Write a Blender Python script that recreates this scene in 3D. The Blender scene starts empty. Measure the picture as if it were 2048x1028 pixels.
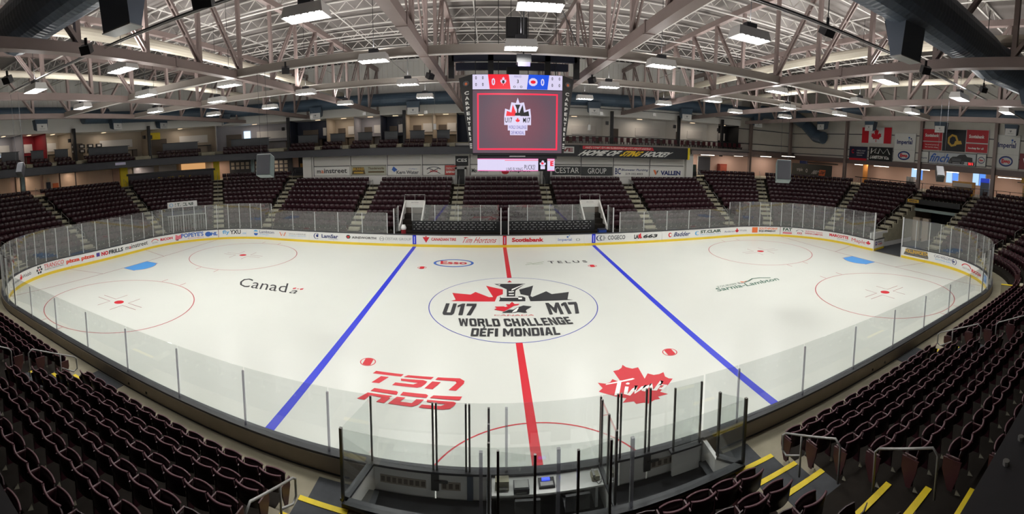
import bpy, math, random
import numpy as np
from math import sin, cos, pi, radians, hypot, atan2, sqrt
from mathutils import Vector, Matrix
random.seed(7)
SC = bpy.context.scene
COL = SC.collection
# ---------------------------------------------------------------- camera
CAM = (-1.2657, -21.9973, 8.4692); YAW, PITCH, ROLL = -.0536, -.0915, -.0027
FPX, CYP = 833.27, 372.31
cd = bpy.data.cameras.new('camera'); cam = bpy.data.objects.new('camera', cd); COL.objects.link(cam)
cd.type = 'PANO'; cd.panorama_type = 'CENTRAL_CYLINDRICAL'
cd.central_cylindrical_range_u_min = -1024 / FPX; cd.central_cylindrical_range_u_max = 1024 / FPX
cd.central_cylindrical_range_v_min = -(1028 - CYP) / FPX; cd.central_cylindrical_range_v_max = CYP / FPX
cd.central_cylindrical_radius = 1.0
cd.clip_start = .05; cd.clip_end = 400
RM = (Matrix.Rotation(YAW, 3, 'Z') @ Matrix.Rotation(PITCH, 3, 'X') @ Matrix.Rotation(ROLL, 3, 'Y'))
cam.matrix_world = Matrix.Translation(CAM) @ (RM @ Matrix.Rotation(pi / 2, 3, 'X')).to_4x4()
SC.camera = cam
# ---------------------------------------------------------------- world, exposure
w = bpy.data.worlds.new('world'); SC.world = w; w.use_nodes = True
w.node_tree.nodes['Background'].inputs[0].default_value = (.8, .86, 1, 1)
w.node_tree.nodes['Background'].inputs[1].default_value = .05
vs = SC.view_settings; vs.view_transform = 'Standard'; vs.look = 'None'; vs.gamma = 1; vs.use_curve_mapping = False
vs.exposure = 0.14
SC.cycles.transparent_max_bounces = 40; SC.cycles.max_bounces = 7; SC.cycles.diffuse_bounces = 4; SC.cycles.glossy_bounces = 3
SC.cycles.sample_clamp_indirect = 4.0; SC.cycles.caustics_reflective = False; SC.cycles.caustics_refractive = False
# ---------------------------------------------------------------- lamps (34 high bay fixtures)
LIGHT_W = 205
LIGHTS = [(-6.3,-10.9),(0.1,-10.4),(6.8,-10.4),(-14.6,-10.6),(14.7,-10.2),(-19.3,-12.2),(19.4,-11.8),(-.06,-5.6),(-6.2,-4.25),(6.3,-4.25),(-14.6,-3.05),(14.6,-2.3),
          (-19.2,-5.0),(20.0,-4.25),(-24.2,-6.1),(24.7,-5.4),(23.9,-13.0),(-24.0,-13.0),(-6.1,2.8),(6.0,3.2),(-13.0,3.3),(14.6,5.2),(-19.0,1.6),(20.3,3.3),(-25.0,1.4),(25.2,2.2),
          (-6.1,9.5),(6.0,9.8),(-13.0,11.0),(12.7,10.0),(-18.9,8.8),(20.2,10.6),(-25.0,8.9),(25.4,9.6)]
def area_light(name, loc, sx, sy, power, col=(1, .97, .93), rot=(0, 0, 0), spread=None):
    l = bpy.data.lights.new(name, 'AREA'); l.shape = 'RECTANGLE'; l.size = sx; l.size_y = sy; l.energy = power; l.color = col
    if spread: l.spread = spread
    o = bpy.data.objects.new(name, l); o.location = loc; o.rotation_euler = rot; COL.objects.link(o); return o
for i, (x, y) in enumerate(LIGHTS):
    area_light('bay_lamp', (x, y, 12.33), 1.0, .5, LIGHT_W * 1.78, col=(1, .985, .95), spread=radians(165))
    area_light('added_uplight', (x, y, 12.86), .9, .4, LIGHT_W * .8, rot=(pi, 0, 0))  # added upward light to brighten the roof, not part of the fixture
    pl = bpy.data.lights.new('added_spill', 'POINT'); pl.energy = LIGHT_W * .42; pl.shadow_soft_size = .3; pl.color = (1, .98, .95); po = bpy.data.objects.new('added_spill', pl); po.location = (x, y, 11.7); COL.objects.link(po)  # added fill light hung below the fixture for walls, seats and trusses
# ---------------------------------------------------------------- rink path
SX, SY, R0, REF = 21.95, 4.42, 8.53, 10.53
QQ = REF * pi / 2; UM = SX * 2 + SY * 2 + 2 * QQ
def path(u, d):
    s = 1 if u >= 0 else -1; u = abs(u); r = R0 + d
    if u < SX: p = (u, SY + r); n = (0, 1)
    elif u < SX + QQ:
        a = (u - SX) / REF; p = (SX + r * sin(a), SY + r * cos(a)); n = (sin(a), cos(a))
    elif u < SX + QQ + 2 * SY: p = (SX + r, SY - (u - SX - QQ)); n = (1, 0)
    elif u < SX + 2 * QQ + 2 * SY:
        a = (u - SX - QQ - 2 * SY) / REF; p = (SX + r * cos(a), -SY - r * sin(a)); n = (cos(a), -sin(a))
    else: p = (SX - (u - SX - 2 * QQ - 2 * SY), -SY - r); n = (0, -1)
    return s * p[0], p[1], s * n[0], n[1]
def P3(u, d, z):
    x, y, _, _ = path(u, d); return (x, y, z)
def usamples(u0, u1, step=.6):
    """samples dense on the curves, sparse on the straights"""
    out = [u0]; brk = [SX, SX + QQ, SX + QQ + 2 * SY, SX + 2 * QQ + 2 * SY]; brk = sorted([-b for b in brk] + brk)
    pts = sorted(set([u0, u1] + [b for b in brk if u0 < b < u1]))
    for a, b in zip(pts, pts[1:]):
        m = abs((a + b) / 2); curved = SX < m < SX + QQ or SX + QQ + 2 * SY < m < SX + 2 * QQ + 2 * SY
        n = max(1, int((b - a) / step + .999)) if curved else 1
        out += [a + (b - a) * i / n for i in range(1, n + 1)]
    return out
# ---------------------------------------------------------------- materials
MATS = {}
def srgb(c):
    if isinstance(c, str): c = [int(c[i:i + 2], 16) / 255 for i in (0, 2, 4)]
    return [x / 12.92 if x <= .04045 else ((x + .055) / 1.055) ** 2.4 for x in c]
def mat(name, col, rough=.5, metal=0, emit=0, spec=.5, noise=0, nscale=5, bump=0, bscale=20, coat=0):
    if name in MATS: return MATS[name]
    m = bpy.data.materials.new(name); m.use_nodes = True; nt = m.node_tree; b = nt.nodes['Principled BSDF']
    c = srgb(col); b.inputs['Base Color'].default_value = (*c, 1)
    if emit: b.inputs['Base Color'].default_value = (*[x * .08 for x in c], 1)
    b.inputs['Roughness'].default_value = rough; b.inputs['Metallic'].default_value = metal
    b.inputs['Specular IOR Level'].default_value = spec; b.inputs['Coat Weight'].default_value = coat
    if emit:
        b.inputs['Emission Color'].default_value = (*c, 1); b.inputs['Emission Strength'].default_value = emit
    if noise or bump:
        tc = nt.nodes.new('ShaderNodeTexCoord')
    if noise:
        n = nt.nodes.new('ShaderNodeTexNoise'); n.inputs['Scale'].default_value = nscale; n.inputs['Detail'].default_value = 6
        nt.links.new(tc.outputs['Object'], n.inputs['Vector'])
        r = nt.nodes.new('ShaderNodeValToRGB'); r.color_ramp.elements[0].position = .3; r.color_ramp.elements[1].position = .7
        r.color_ramp.elements[0].color = (*[x * (1 - noise) for x in c], 1); r.color_ramp.elements[1].color = (*[min(1, x * (1 + noise)) for x in c], 1)
        nt.links.new(n.outputs['Fac'], r.inputs['Fac']); nt.links.new(r.outputs['Color'], b.inputs['Base Color'])
    if bump:
        n2 = nt.nodes.new('ShaderNodeTexNoise'); n2.inputs['Scale'].default_value = bscale; n2.inputs['Detail'].default_value = 4
        nt.links.new(tc.outputs['Object'], n2.inputs['Vector'])
        bp = nt.nodes.new('ShaderNodeBump'); bp.inputs['Strength'].default_value = bump; bp.inputs['Distance'].default_value = .05
        nt.links.new(n2.outputs['Fac'], bp.inputs['Height']); nt.links.new(bp.outputs['Normal'], b.inputs['Normal'])
    MATS[name] = m; return m
def glass_mat(name, tint=(.97, .985, .98), refl=1.0, haze=.045, base_r=.055):
    m = bpy.data.materials.new(name); m.use_nodes = True; nt = m.node_tree; nt.nodes.clear()
    out = nt.nodes.new('ShaderNodeOutputMaterial'); tr = nt.nodes.new('ShaderNodeBsdfTransparent'); tr.inputs[0].default_value = (*tint, 1)
    gl = nt.nodes.new('ShaderNodeBsdfGlossy'); gl.inputs['Roughness'].default_value = .02; gl.inputs['Color'].default_value = (1, 1, 1, 1)
    df = nt.nodes.new('ShaderNodeBsdfDiffuse'); df.inputs[0].default_value = (.75, .75, .75, 1)
    m0 = nt.nodes.new('ShaderNodeMixShader'); m0.inputs[0].default_value = haze
    nt.links.new(tr.outputs[0], m0.inputs[1]); nt.links.new(df.outputs[0], m0.inputs[2])
    lw = nt.nodes.new('ShaderNodeLayerWeight'); lw.inputs[0].default_value = .5
    pw = nt.nodes.new('ShaderNodeMath'); pw.operation = 'POWER'; pw.inputs[1].default_value = 5; nt.links.new(lw.outputs['Facing'], pw.inputs[0])
    fr = nt.nodes.new('ShaderNodeMath'); fr.operation = 'MULTIPLY_ADD'; fr.inputs[1].default_value = .96; fr.inputs[2].default_value = base_r; nt.links.new(pw.outputs[0], fr.inputs[0])
    mu = nt.nodes.new('ShaderNodeMath'); mu.operation = 'MULTIPLY'; mu.inputs[1].default_value = refl; mu.use_clamp = True
    nt.links.new(fr.outputs[0], mu.inputs[0])
    mx = nt.nodes.new('ShaderNodeMixShader'); nt.links.new(mu.outputs[0], mx.inputs[0]); nt.links.new(m0.outputs[0], mx.inputs[1]); nt.links.new(gl.outputs[0], mx.inputs[2])
    nt.links.new(mx.outputs[0], out.inputs[0]); MATS[name] = m; return m
GLASS = glass_mat('rink_glass')
PAL = dict(red='C8202F', black='2B2C2F', white='EDEEE9', blue='2D5FB4', navy='23306B', green='5E7D3A', green2='2F5E4C', orange='E2703A', yellow='F0C814', grey='8F9194', lblue='5AA9DC', dgrey='55585C', gold='C9A13B', dgreen='2C4A3C', lgrey='C9C9C6')
def pm(c):
    return mat('print_' + c, PAL[c], .45)
M_ice = mat('ice', 'D3D6CF', .28, spec=.35, noise=.015, nscale=.35)
M_board = mat('board_white', 'E3E3E1', .35)
M_kick = mat('kick_yellow', 'E0C233', .4)
M_cap = mat('cap_black', '34363B', .4)
M_back = mat('board_back', 'B3A899', .6, noise=.06, nscale=3)
M_alu = mat('aluminium', 'D6D7D8', .4, metal=.2)
M_steel = mat('dark_steel_post', '6B6B68', .3, metal=.85)
M_support = glass_mat('clear_post', (.8, .8, .86), 1, .30)
M_conc = mat('concrete', '8F8874', .75, noise=.14, nscale=1.3, bump=.1, bscale=12)
M_conc2 = mat('concrete_pale', 'A9A48E', .75, noise=.12, nscale=2)
M_rubber = mat('rubber_mat', '3A3D41', .8, noise=.1, nscale=8)
M_yel = mat('nosing_yellow', 'E8CD1E', .6, noise=.06, nscale=6)
M_seat = mat('seat_plastic', '2E131B', .38, noise=.08, nscale=2)
M_edge = mat('seat_rim_lit', '55323A', .4)  # light caught on the worn rim, painted in as paler plastic
M_tread = mat('tread_shaded', '221E1A', .95, spec=.15, noise=.15, nscale=2)  # seat shadow over the concrete between rows, put into the colour
M_seat2 = mat('seat_plastic_far', '38202A', .42)
M_arm = mat('arm_plastic', '5A3F44', .4)
M_brk = mat('bracket', 'B9B6A2', .5)
M_truss = mat('truss_paint', '8E7E7A', .5, noise=.05, nscale=1.5)
M_beam = mat('beam_paint', 'A09890', .5)
M_joist = mat('joist_white', 'D8D4CF', .5)
M_roof = mat('roof_foil', '827C79', .42, metal=.3, bump=.8, bscale=.9, noise=.1, nscale=.6)
M_wall = mat('wall_metal', 'CFCBC3', .6, noise=.04, nscale=.8)
M_wallw = mat('wall_white', 'DCDAD5', .6)
M_duct = mat('duct_paint', '47596B', .45, noise=.05, nscale=1)
M_duct2 = mat('duct_dark', '566170', .45)
M_black = mat('black_paint', '141518', .5)
M_navy = mat('navy_paint', '1B2236', .5)
M_dgrey = mat('fascia_grey', '3E3F45', .55)
M_rail = mat('rail_paint', '9A9A98', .4, metal=.3)
M_pink = mat('concourse_wall', 'C9A99A', .6)
M_tan = mat('suite_wall', 'B5A897', .65)
M_brown = mat('door_brown', '5B5148', .55)
M_lens = mat('lamp_lens', 'FFFFFF', .5, emit=4)
M_tube = mat('tube_lens', 'FFF4E4', .5, emit=5)
M_redp = mat('red_wall', '8A1F2A', .6)
M_whitep = mat('white_plastic', 'E4E4E2', .4)
M_blackp = mat('black_plastic', '1D1E22', .4)
M_tealp = mat('speaker_grey', '5F6C6C', .5)
# ---------------------------------------------------------------- mesh builder
class MB:
    def __init__(s): s.v = []; s.f = []; s.m = []; s.mats = []
    def mi(s, m):
        if m not in s.mats: s.mats.append(m)
        return s.mats.index(m)
    def add(s, vs, fs, m):
        k = len(s.v); s.v += [tuple(v) for v in vs]; i = s.mi(m)
        for f in fs: s.f.append([a + k for a in f]); s.m.append(i)
        return s
    def box(s, x0, x1, y0, y1, z0, z1, m):
        return s.add([(x0,y0,z0),(x1,y0,z0),(x1,y1,z0),(x0,y1,z0),(x0,y0,z1),(x1,y0,z1),(x1,y1,z1),(x0,y1,z1)],
            [(0,3,2,1),(4,5,6,7),(0,1,5,4),(1,2,6,5),(2,3,7,6),(3,0,4,7)], m)
    def cbox(s, c, sz, m, rz=0, tilt=0):
        """box at centre c, size sz, turned by rz about z after tilt about its own x"""
        R = Matrix.Rotation(rz, 3, 'Z') @ Matrix.Rotation(tilt, 3, 'X'); c = Vector(c); vs = []
        for dz in (-.5, .5):
            for dx, dy in ((-.5,-.5),(.5,-.5),(.5,.5),(-.5,.5)): vs.append(c + R @ Vector((dx*sz[0], dy*sz[1], dz*sz[2])))
        return s.add(vs, [(0,3,2,1),(4,5,6,7),(0,1,5,4),(1,2,6,5),(2,3,7,6),(3,0,4,7)], m)
    def bar(s, a, b, w, h, m, up=(0, 0, 1)):
        a, b = Vector(a), Vector(b); d = (b - a).normalized(); up = Vector(up)
        if abs(d.dot(up)) > .98: up = Vector((1, 0, 0))
        x = d.cross(up).normalized(); z = x.cross(d)
        vs = [p + x * i * w / 2 + z * j * h / 2 for p in (a, b) for i, j in ((-1,-1),(1,-1),(1,1),(-1,1))]
        return s.add(vs, [(0,1,2,3),(7,6,5,4),(0,4,5,1),(1,5,6,2),(2,6,7,3),(3,7,4,0)], m)
    def tube(s, pts, r, m, n=8, caps=True):
        pts = [Vector(p) for p in pts]; rings = []
        ref = None
        for i, p in enumerate(pts):
            t = (pts[min(i + 1, len(pts) - 1)] - pts[max(i - 1, 0)]).normalized()
            if ref is None: ref = Vector((0, 0, 1)) if abs(t.z) < .9 else Vector((1, 0, 0))
            x = t.cross(ref).normalized(); y = x.cross(t).normalized(); ref = y
            rr = r[i] if isinstance(r, (list, tuple)) else r
            rings.append([p + x * rr * cos(2*pi*k/n) + y * rr * sin(2*pi*k/n) for k in range(n)])
        vs = [v for rg in rings for v in rg]; fs = []
        for i in range(len(pts) - 1):
            for k in range(n): fs.append((i*n+k, i*n+(k+1)%n, (i+1)*n+(k+1)%n, (i+1)*n+k))
        if caps: fs += [tuple(range(n - 1, -1, -1)), tuple(range((len(pts)-1)*n, len(pts)*n))]
        return s.add(vs, fs, m)
    def sweep(s, us, prof, m, close=True, pf=None):
        """profile [(d,z)...] swept along the rink path at stations us"""
        pf = pf or P3; n = len(prof); vs = [pf(u, d, z) for u in us for d, z in prof]; fs = []
        for i in range(len(us) - 1):
            for k in range(n if close else n - 1):
                fs.append((i*n+k, i*n+(k+1)%n, (i+1)*n+(k+1)%n, (i+1)*n+k))
        if close: fs += [tuple(range(n-1, -1, -1)), tuple(range((len(us)-1)*n, len(us)*n))]
        return s.add(vs, fs, m)
    def ubox(s, u0, u1, d0, d1, z0, z1, m, step=.6):
        return s.sweep(usamples(u0, u1, step), [(d0, z0), (d1, z0), (d1, z1), (d0, z1)], m)
    def build(s, name, parent=None, label=None, cat=None, group=None, kind=None, smooth=False):
        me = bpy.data.meshes.new(name); o = parent; off = Vector((0, 0, 0))
        while o is not None: off += o.location; o = o.parent
        me.from_pydata([tuple(Vector(v) - off) for v in s.v] if off.length > 0 else s.v, [], s.f)
        for m in s.mats: me.materials.append(m)
        me.polygons.foreach_set('material_index', s.m)
        if smooth: me.polygons.foreach_set('use_smooth', [True] * len(s.f))
        me.update()
        ob = bpy.data.objects.new(name, me); COL.objects.link(ob)
        if parent is not None: ob.parent = parent
        tag(ob, label, cat, group, kind); return ob
def tag(o, label=None, cat=None, group=None, kind=None):
    if label: o['label'] = label
    if cat: o['category'] = cat
    if group: o['group'] = group
    if kind: o['kind'] = kind
    return o
def empty(name, loc=(0, 0, 0), label=None, cat=None, group=None, kind=None, rz=0):
    o = bpy.data.objects.new(name, None); o.location = loc; o.rotation_euler = (0, 0, rz); o.empty_display_size = .2; COL.objects.link(o)
    return tag(o, label, cat, group, kind)
# ---------------------------------------------------------------- lettering
_T = {}
def text2d(s, b=0.0):
    k = (s, b)
    if k not in _T:
        c = bpy.data.curves.new('t', 'FONT'); c.body = s; c.size = 1; c.resolution_u = 2; c.offset = b; c.fill_mode = 'FRONT'
        o = bpy.data.objects.new('t', c); COL.objects.link(o)
        me = o.to_mesh(); vs = [(v.co.x, v.co.y) for v in me.vertices]; fs = [tuple(p.vertices) for p in me.polygons]
        o.to_mesh_clear(); COL.objects.unlink(o); bpy.data.objects.remove(o); bpy.data.curves.remove(c)
        xs = [v[0] for v in vs] or [0, 1]; ys = [v[1] for v in vs] or [0, 1]
        x0, x1, y0, y1 = min(xs), max(xs), min(ys), max(ys)
        _T[k] = ([((x - x0) / max(x1 - x0, 1e-6), (y - y0) / max(y1 - y0, 1e-6)) for x, y in vs], fs)
    return _T[k]
def tri_poly(pts):
    from mathutils.geometry import tessellate_polygon
    return [tuple(t) for t in tessellate_polygon([[Vector((p[0], p[1], 0)) for p in pts]])]
class Decal(MB):
    """flat print; f(u, v, layer) -> 3-D point"""
    def __init__(s, f): super().__init__(); s.f3 = f; s.layer = 0
    def poly(s, pts, c):
        s.layer += 1; fs = tri_poly(pts); s.add([s.f3(p[0], p[1], s.layer) for p in pts], fs, c if not isinstance(c, str) else pm(c)); return s
    def rect(s, a, b, c0, d, c, n=1):
        if n == 1: return s.poly([(a, c0), (b, c0), (b, d), (a, d)], c)
        s.layer += 1; vs = []; fs = []
        for i in range(n + 1):
            u = a + (b - a) * i / n; vs += [s.f3(u, c0, s.layer), s.f3(u, d, s.layer)]
        for i in range(n): fs.append((2*i, 2*i+2, 2*i+3, 2*i+1))
        s.add(vs, fs, c if not isinstance(c, str) else pm(c)); return s
    def text(s, t, a, b, c0, d, c, bold=0, shear=0):
        s.layer += 1; vs, fs = text2d(t, bold)
        s.add([s.f3(a + (b - a) * x + shear * (d - c0) * (y - .5), c0 + (d - c0) * y, s.layer) for x, y in vs], fs, c if not isinstance(c, str) else pm(c)); return s
    def textq(s, t, bl, br, tl, c, bold=0, sh=0):
        s.layer += 1; vs, fs = text2d(t, bold)
        s.add([s.f3(bl[0] + (br[0]-bl[0])*x + (tl[0]-bl[0])*y, bl[1] + (br[1]-bl[1])*x + (tl[1]-bl[1])*y, s.layer) for x, y in vs], fs, pm(c)); return s
    def line(s, pts, w, c, closed=False):
        s.layer += 1; n = len(pts); m = c if not isinstance(c, str) else pm(c); vs = []; fs = []
        for i, p in enumerate(pts):
            a = pts[(i - 1) % n] if (closed or i > 0) else p; b = pts[(i + 1) % n] if (closed or i < n - 1) else p
            dx, dy = b[0] - a[0], b[1] - a[1]; L = hypot(dx, dy) or 1; nx, ny = -dy / L * w / 2, dx / L * w / 2
            vs += [s.f3(p[0] + nx, p[1] + ny, s.layer), s.f3(p[0] - nx, p[1] - ny, s.layer)]
        for i in range(n if closed else n - 1): j = (i + 1) % n; fs.append((2*i, 2*i+1, 2*j+1, 2*j))
        s.add(vs, fs, m); return s
    def disc(s, cx, cy, rx, ry, c, n=28, a0=0, a1=2*pi):
        return s.poly([(cx + rx * cos(a0 + (a1-a0) * i / n), cy + ry * sin(a0 + (a1-a0) * i / n)) for i in range(n if a1 - a0 > 6.2 else n + 1)], c)
    def ring(s, cx, cy, rx, ry, w, c, n=48, a0=0, a1=2*pi):
        full = a1 - a0 > 6.2
        return s.line([(cx + rx * cos(a0 + (a1-a0) * i / n), cy + ry * sin(a0 + (a1-a0) * i / n)) for i in range(n if full else n + 1)], w, c, full)
    def block(s, t, bl, br, tl, c):
        """heavy condensed capitals built from bars, laid in the parallelogram bl, br, tl"""
        W = dict(M=1.35, W=1.4, I=.42, E=.85, F=.82, L=.82); W['1'] = .62; W['7'] = .9
        def ring_(o): return [((0,.14),(.14,0),(.86,0),(1,.14),(1,.86),(.86,1),(.14,1),(0,.86)), ((.33,.2),(.33,.2),(.67,.2),(.67,.2),(.67,.8),(.67,.8),(.33,.8),(.33,.8))]
        B = lambda a, b, c0, d: [(a, c0), (b, c0), (b, d), (a, d)]
        G = {'U': [[(0,1),(.34,1),(.34,.2),(.66,.2),(.66,1),(1,1),(1,.12),(.86,0),(.14,0),(0,.12)]], '1': [[(.42,0),(1,0),(1,1),(.6,1),(0,.84),(0,.64),(.42,.74)]], '7': [[(0,1),(1,1),(1,.8),(.62,0),(.22,0),(.6,.78),(0,.78)]],
             'M': [B(0,.24,0,1), B(.76,1,0,1), [(.24,1),(.5,.55),(.76,1),(.76,.6),(.56,.12),(.44,.12),(.24,.6)]], 'W': [[(0,1),(.23,1),(.3,.4),(.4,.95),(.6,.95),(.7,.4),(.77,1),(1,1),(.84,0),(.62,0),(.5,.55),(.38,0),(.16,0)]],
             'R': [B(0,.33,0,1), B(.33,.86,.8,1), B(.33,.86,.4,.58), [(.67,.46),(1,.5),(1,.9),(.86,1),(.67,.84)], [(.5,.42),(.8,.42),(1,0),(.66,0)]], 'L': [B(0,.4,0,1), B(.4,1,0,.2)], 'H': [B(0,.34,0,1), B(.66,1,0,1), B(.34,.66,.4,.6)],
             'A': [[(0,0),(.32,0),(.5,.75),(.68,0),(1,0),(.7,1),(.3,1)], B(.3,.7,.18,.34)], 'E': [B(0,.38,0,1), B(.38,1,0,.19), B(.38,.9,.41,.58), B(.38,1,.81,1)], 'F': [B(0,.38,0,1), B(.38,.9,.38,.56), B(.38,1,.81,1)], 'I': [B(0,1,0,1)],
             'N': [B(0,.3,0,1), B(.7,1,0,1), [(.3,1),(.7,.3),(.7,0),(.3,.65)]], 'C': [[(1,.64),(.66,.64),(.66,.8),(.34,.8),(.34,.2),(.66,.2),(.66,.38),(1,.38),(1,.12),(.86,0),(.14,0),(0,.12),(0,.88),(.14,1),(.86,1),(1,.88)]],
             'G': [[(1,.66),(.66,.66),(.66,.8),(.34,.8),(.34,.2),(.66,.2),(.66,.36),(.52,.36),(.52,.54),(1,.54),(1,0),(.14,0),(0,.12),(0,.88),(.14,1),(.86,1),(1,.88)]], 'D': [B(0,.33,0,1), [(.33,1),(.86,1),(1,.88),(1,.12),(.86,0),(.33,0),(.33,.2),(.67,.2),(.67,.8),(.33,.8)]]}
        x = 0; cells = []
        for ch in t:
            if ch == ' ': x += .5; continue
            k = 'E' if ch == '\u00c9' else ch; w_ = W.get(k, 1); cells.append((x, w_, k, ch)); x += w_ + .14
        tot = x - .14; s.layer += 1; m = pm(c)
        F = lambda u, v: s.f3(bl[0] + (br[0]-bl[0])*u + (tl[0]-bl[0])*v, bl[1] + (br[1]-bl[1])*u + (tl[1]-bl[1])*v, s.layer)
        for x0, w_, k, ch in cells:
            if k == 'O':
                o, i = ring_(0); vs = [F((x0 + p[0]*w_)/tot, p[1]) for p in o + i]; s.add(vs, [(q, (q+1) % 8, 8 + (q+1) % 8, 8 + q) if q % 2 else (q, (q+1) % 8, 8 + q) for q in range(8)], m); continue
            for pl in G[k]: s.add([F((x0 + p[0]*w_)/tot, p[1]) for p in pl], tri_poly(pl), m)
            if ch != k: s.add([F((x0 + p[0]*w_)/tot, p[1]) for p in ((.4,1.06),(.65,1.06),(.8,1.22),(.5,1.22))], [(0,1,2,3)], m)
        return s
    def leaf(s, cx, cy, w, h, c):
        half = [(0, 1), (.09, .83), (.20, .88), (.15, .55), (.31, .68), (.34, .61), (.47, .63), (.42, .49), (.50, .45), (.28, .28), (.31, .20), (.03, .24), (.03, 0)]
        pts = half + [(-x, y) for x, y in reversed(half[1:])]
        return s.poly([(cx + x * w, cy - h / 2 + y * h) for x, y in pts], c)
# ================================================================ floor slab, ice
FT = .3048
fl = MB(); fl.box(-49, 49, -36, 29, -.45, -.02, M_conc); fl.build('floor', kind='structure', label='concrete slab under the arena')
ring_us = usamples(-UM, UM, .5)
ice = MB(); pts = [P3(u, 0, .0) for u in ring_us[:-1]]
ice.add(pts, [tuple(range(len(pts)-1, -1, -1))], M_ice)
ice_o = ice.build('ice_rink', label='bright white hockey ice sheet with painted lines and logos', cat='ice rink', kind='structure')
def icef(x, y, l): return (x, y, .003 + .0012 * l)
def ice_part(name, dec, label=None): return dec.build(name, ice_o, label=label)
d = Decal(icef); d.rect(-.15, .15, 4.57, 12.93, 'red'); d.rect(-.15, .15, -12.93, -4.57, 'red'); ice_part('centre_line', d, 'red line across the middle of the ice')
for s in (-1, 1):
    d = Decal(icef); x = s * 7.77; m = mat('line_blue', '1C2FCB', .4); d.rect(x - .16, x + .16, -12.93, 12.93, m); ice_part('blue_line', d, 'wide blue line across the ice')
    d = Decal(icef); x = s * 27.13; yy = SY + sqrt(R0**2 - (27.13 - SX)**2); d.rect(x - .03, x + .03, -yy, yy, mat('line_thin_red', '9A5A5E', .4))
    for q in (-1, 1): d.line([(x, q * 3.35), (s * 30.46, q * 4.27)], .05, mat('line_thin_red', '9A5A5E', .4))
    ice_part('goal_line', d)
    d = Decal(icef); arc = [(s * 27.13, -1.3), (s * (27.13 - 1.35), -1.3)] + [(s * (27.13 - 1.75 * cos(a)), 1.75 * sin(a)) for a in np.linspace(-.72, .72, 11)] + [(s * (27.13 - 1.35), 1.3), (s * 27.13, 1.3)]
    d.poly(arc, mat('crease_blue', '4C9DE6', .4)); d.line(arc, .05, mat('line_thin_red', '9A5A5E', .4), True); ice_part('goal_crease', d, 'light blue goal crease')
    for q in (-1, 1):
        cx, cy = s * 69 * FT, q * 22 * FT
        d = Decal(icef); d.ring(cx, cy, 4.57, 4.57, .06, mat('circle_red', 'B04650', .4), 72)
        for hs in (-1, 1):
            for k in (-1, 1):
                X = cx + k * .85; d.line([(X, cy + hs * 4.57), (X, cy + hs * 5.17)], .05, mat('circle_red', 'B04650', .4))
        ice_part('face_off_circle', d, 'thin red face-off circle')
        d = Decal(icef); d.disc(cx, cy, .3, .3, 'red'); ice_part('face_off_spot', d)
        d = Decal(icef)
        for a in (-1, 1):
            for b in (-1, 1):
                X, Y = cx + a * .6, cy + b * .23
                d.line([(X + a * 1.2, Y), (X, Y), (X, Y + b * .95)], .05, mat('line_thin_red', '9A5A5E', .4))
        ice_part('face_off_mark', d)
        cx, cy = s * 20 * FT, q * 22 * FT
        d = Decal(icef); d.ring(cx, cy, .3, .3, .04, 'red', 28); d.poly([(cx + .27 * cos(a), cy + .27 * sin(a)) for a in list(np.linspace(.9, pi - .9, 8)) + list(np.linspace(pi + .9, 2*pi - .9, 8))], 'red'); d.build('neutral_spot', ice_o)
d = Decal(icef); d.ring(0, 0, 4.57, 4.57, .05, mat('circle_blue', '3A44A8', .4), 96); ice_part('centre_circle', d, 'thin blue centre circle')
d = Decal(icef); d.ring(0, -12.95, 3.05, 3.05, .05, 'red', 40, .0, pi); ice_part('referee_crease', d, 'red half circle in front of the timekeeper')
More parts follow.
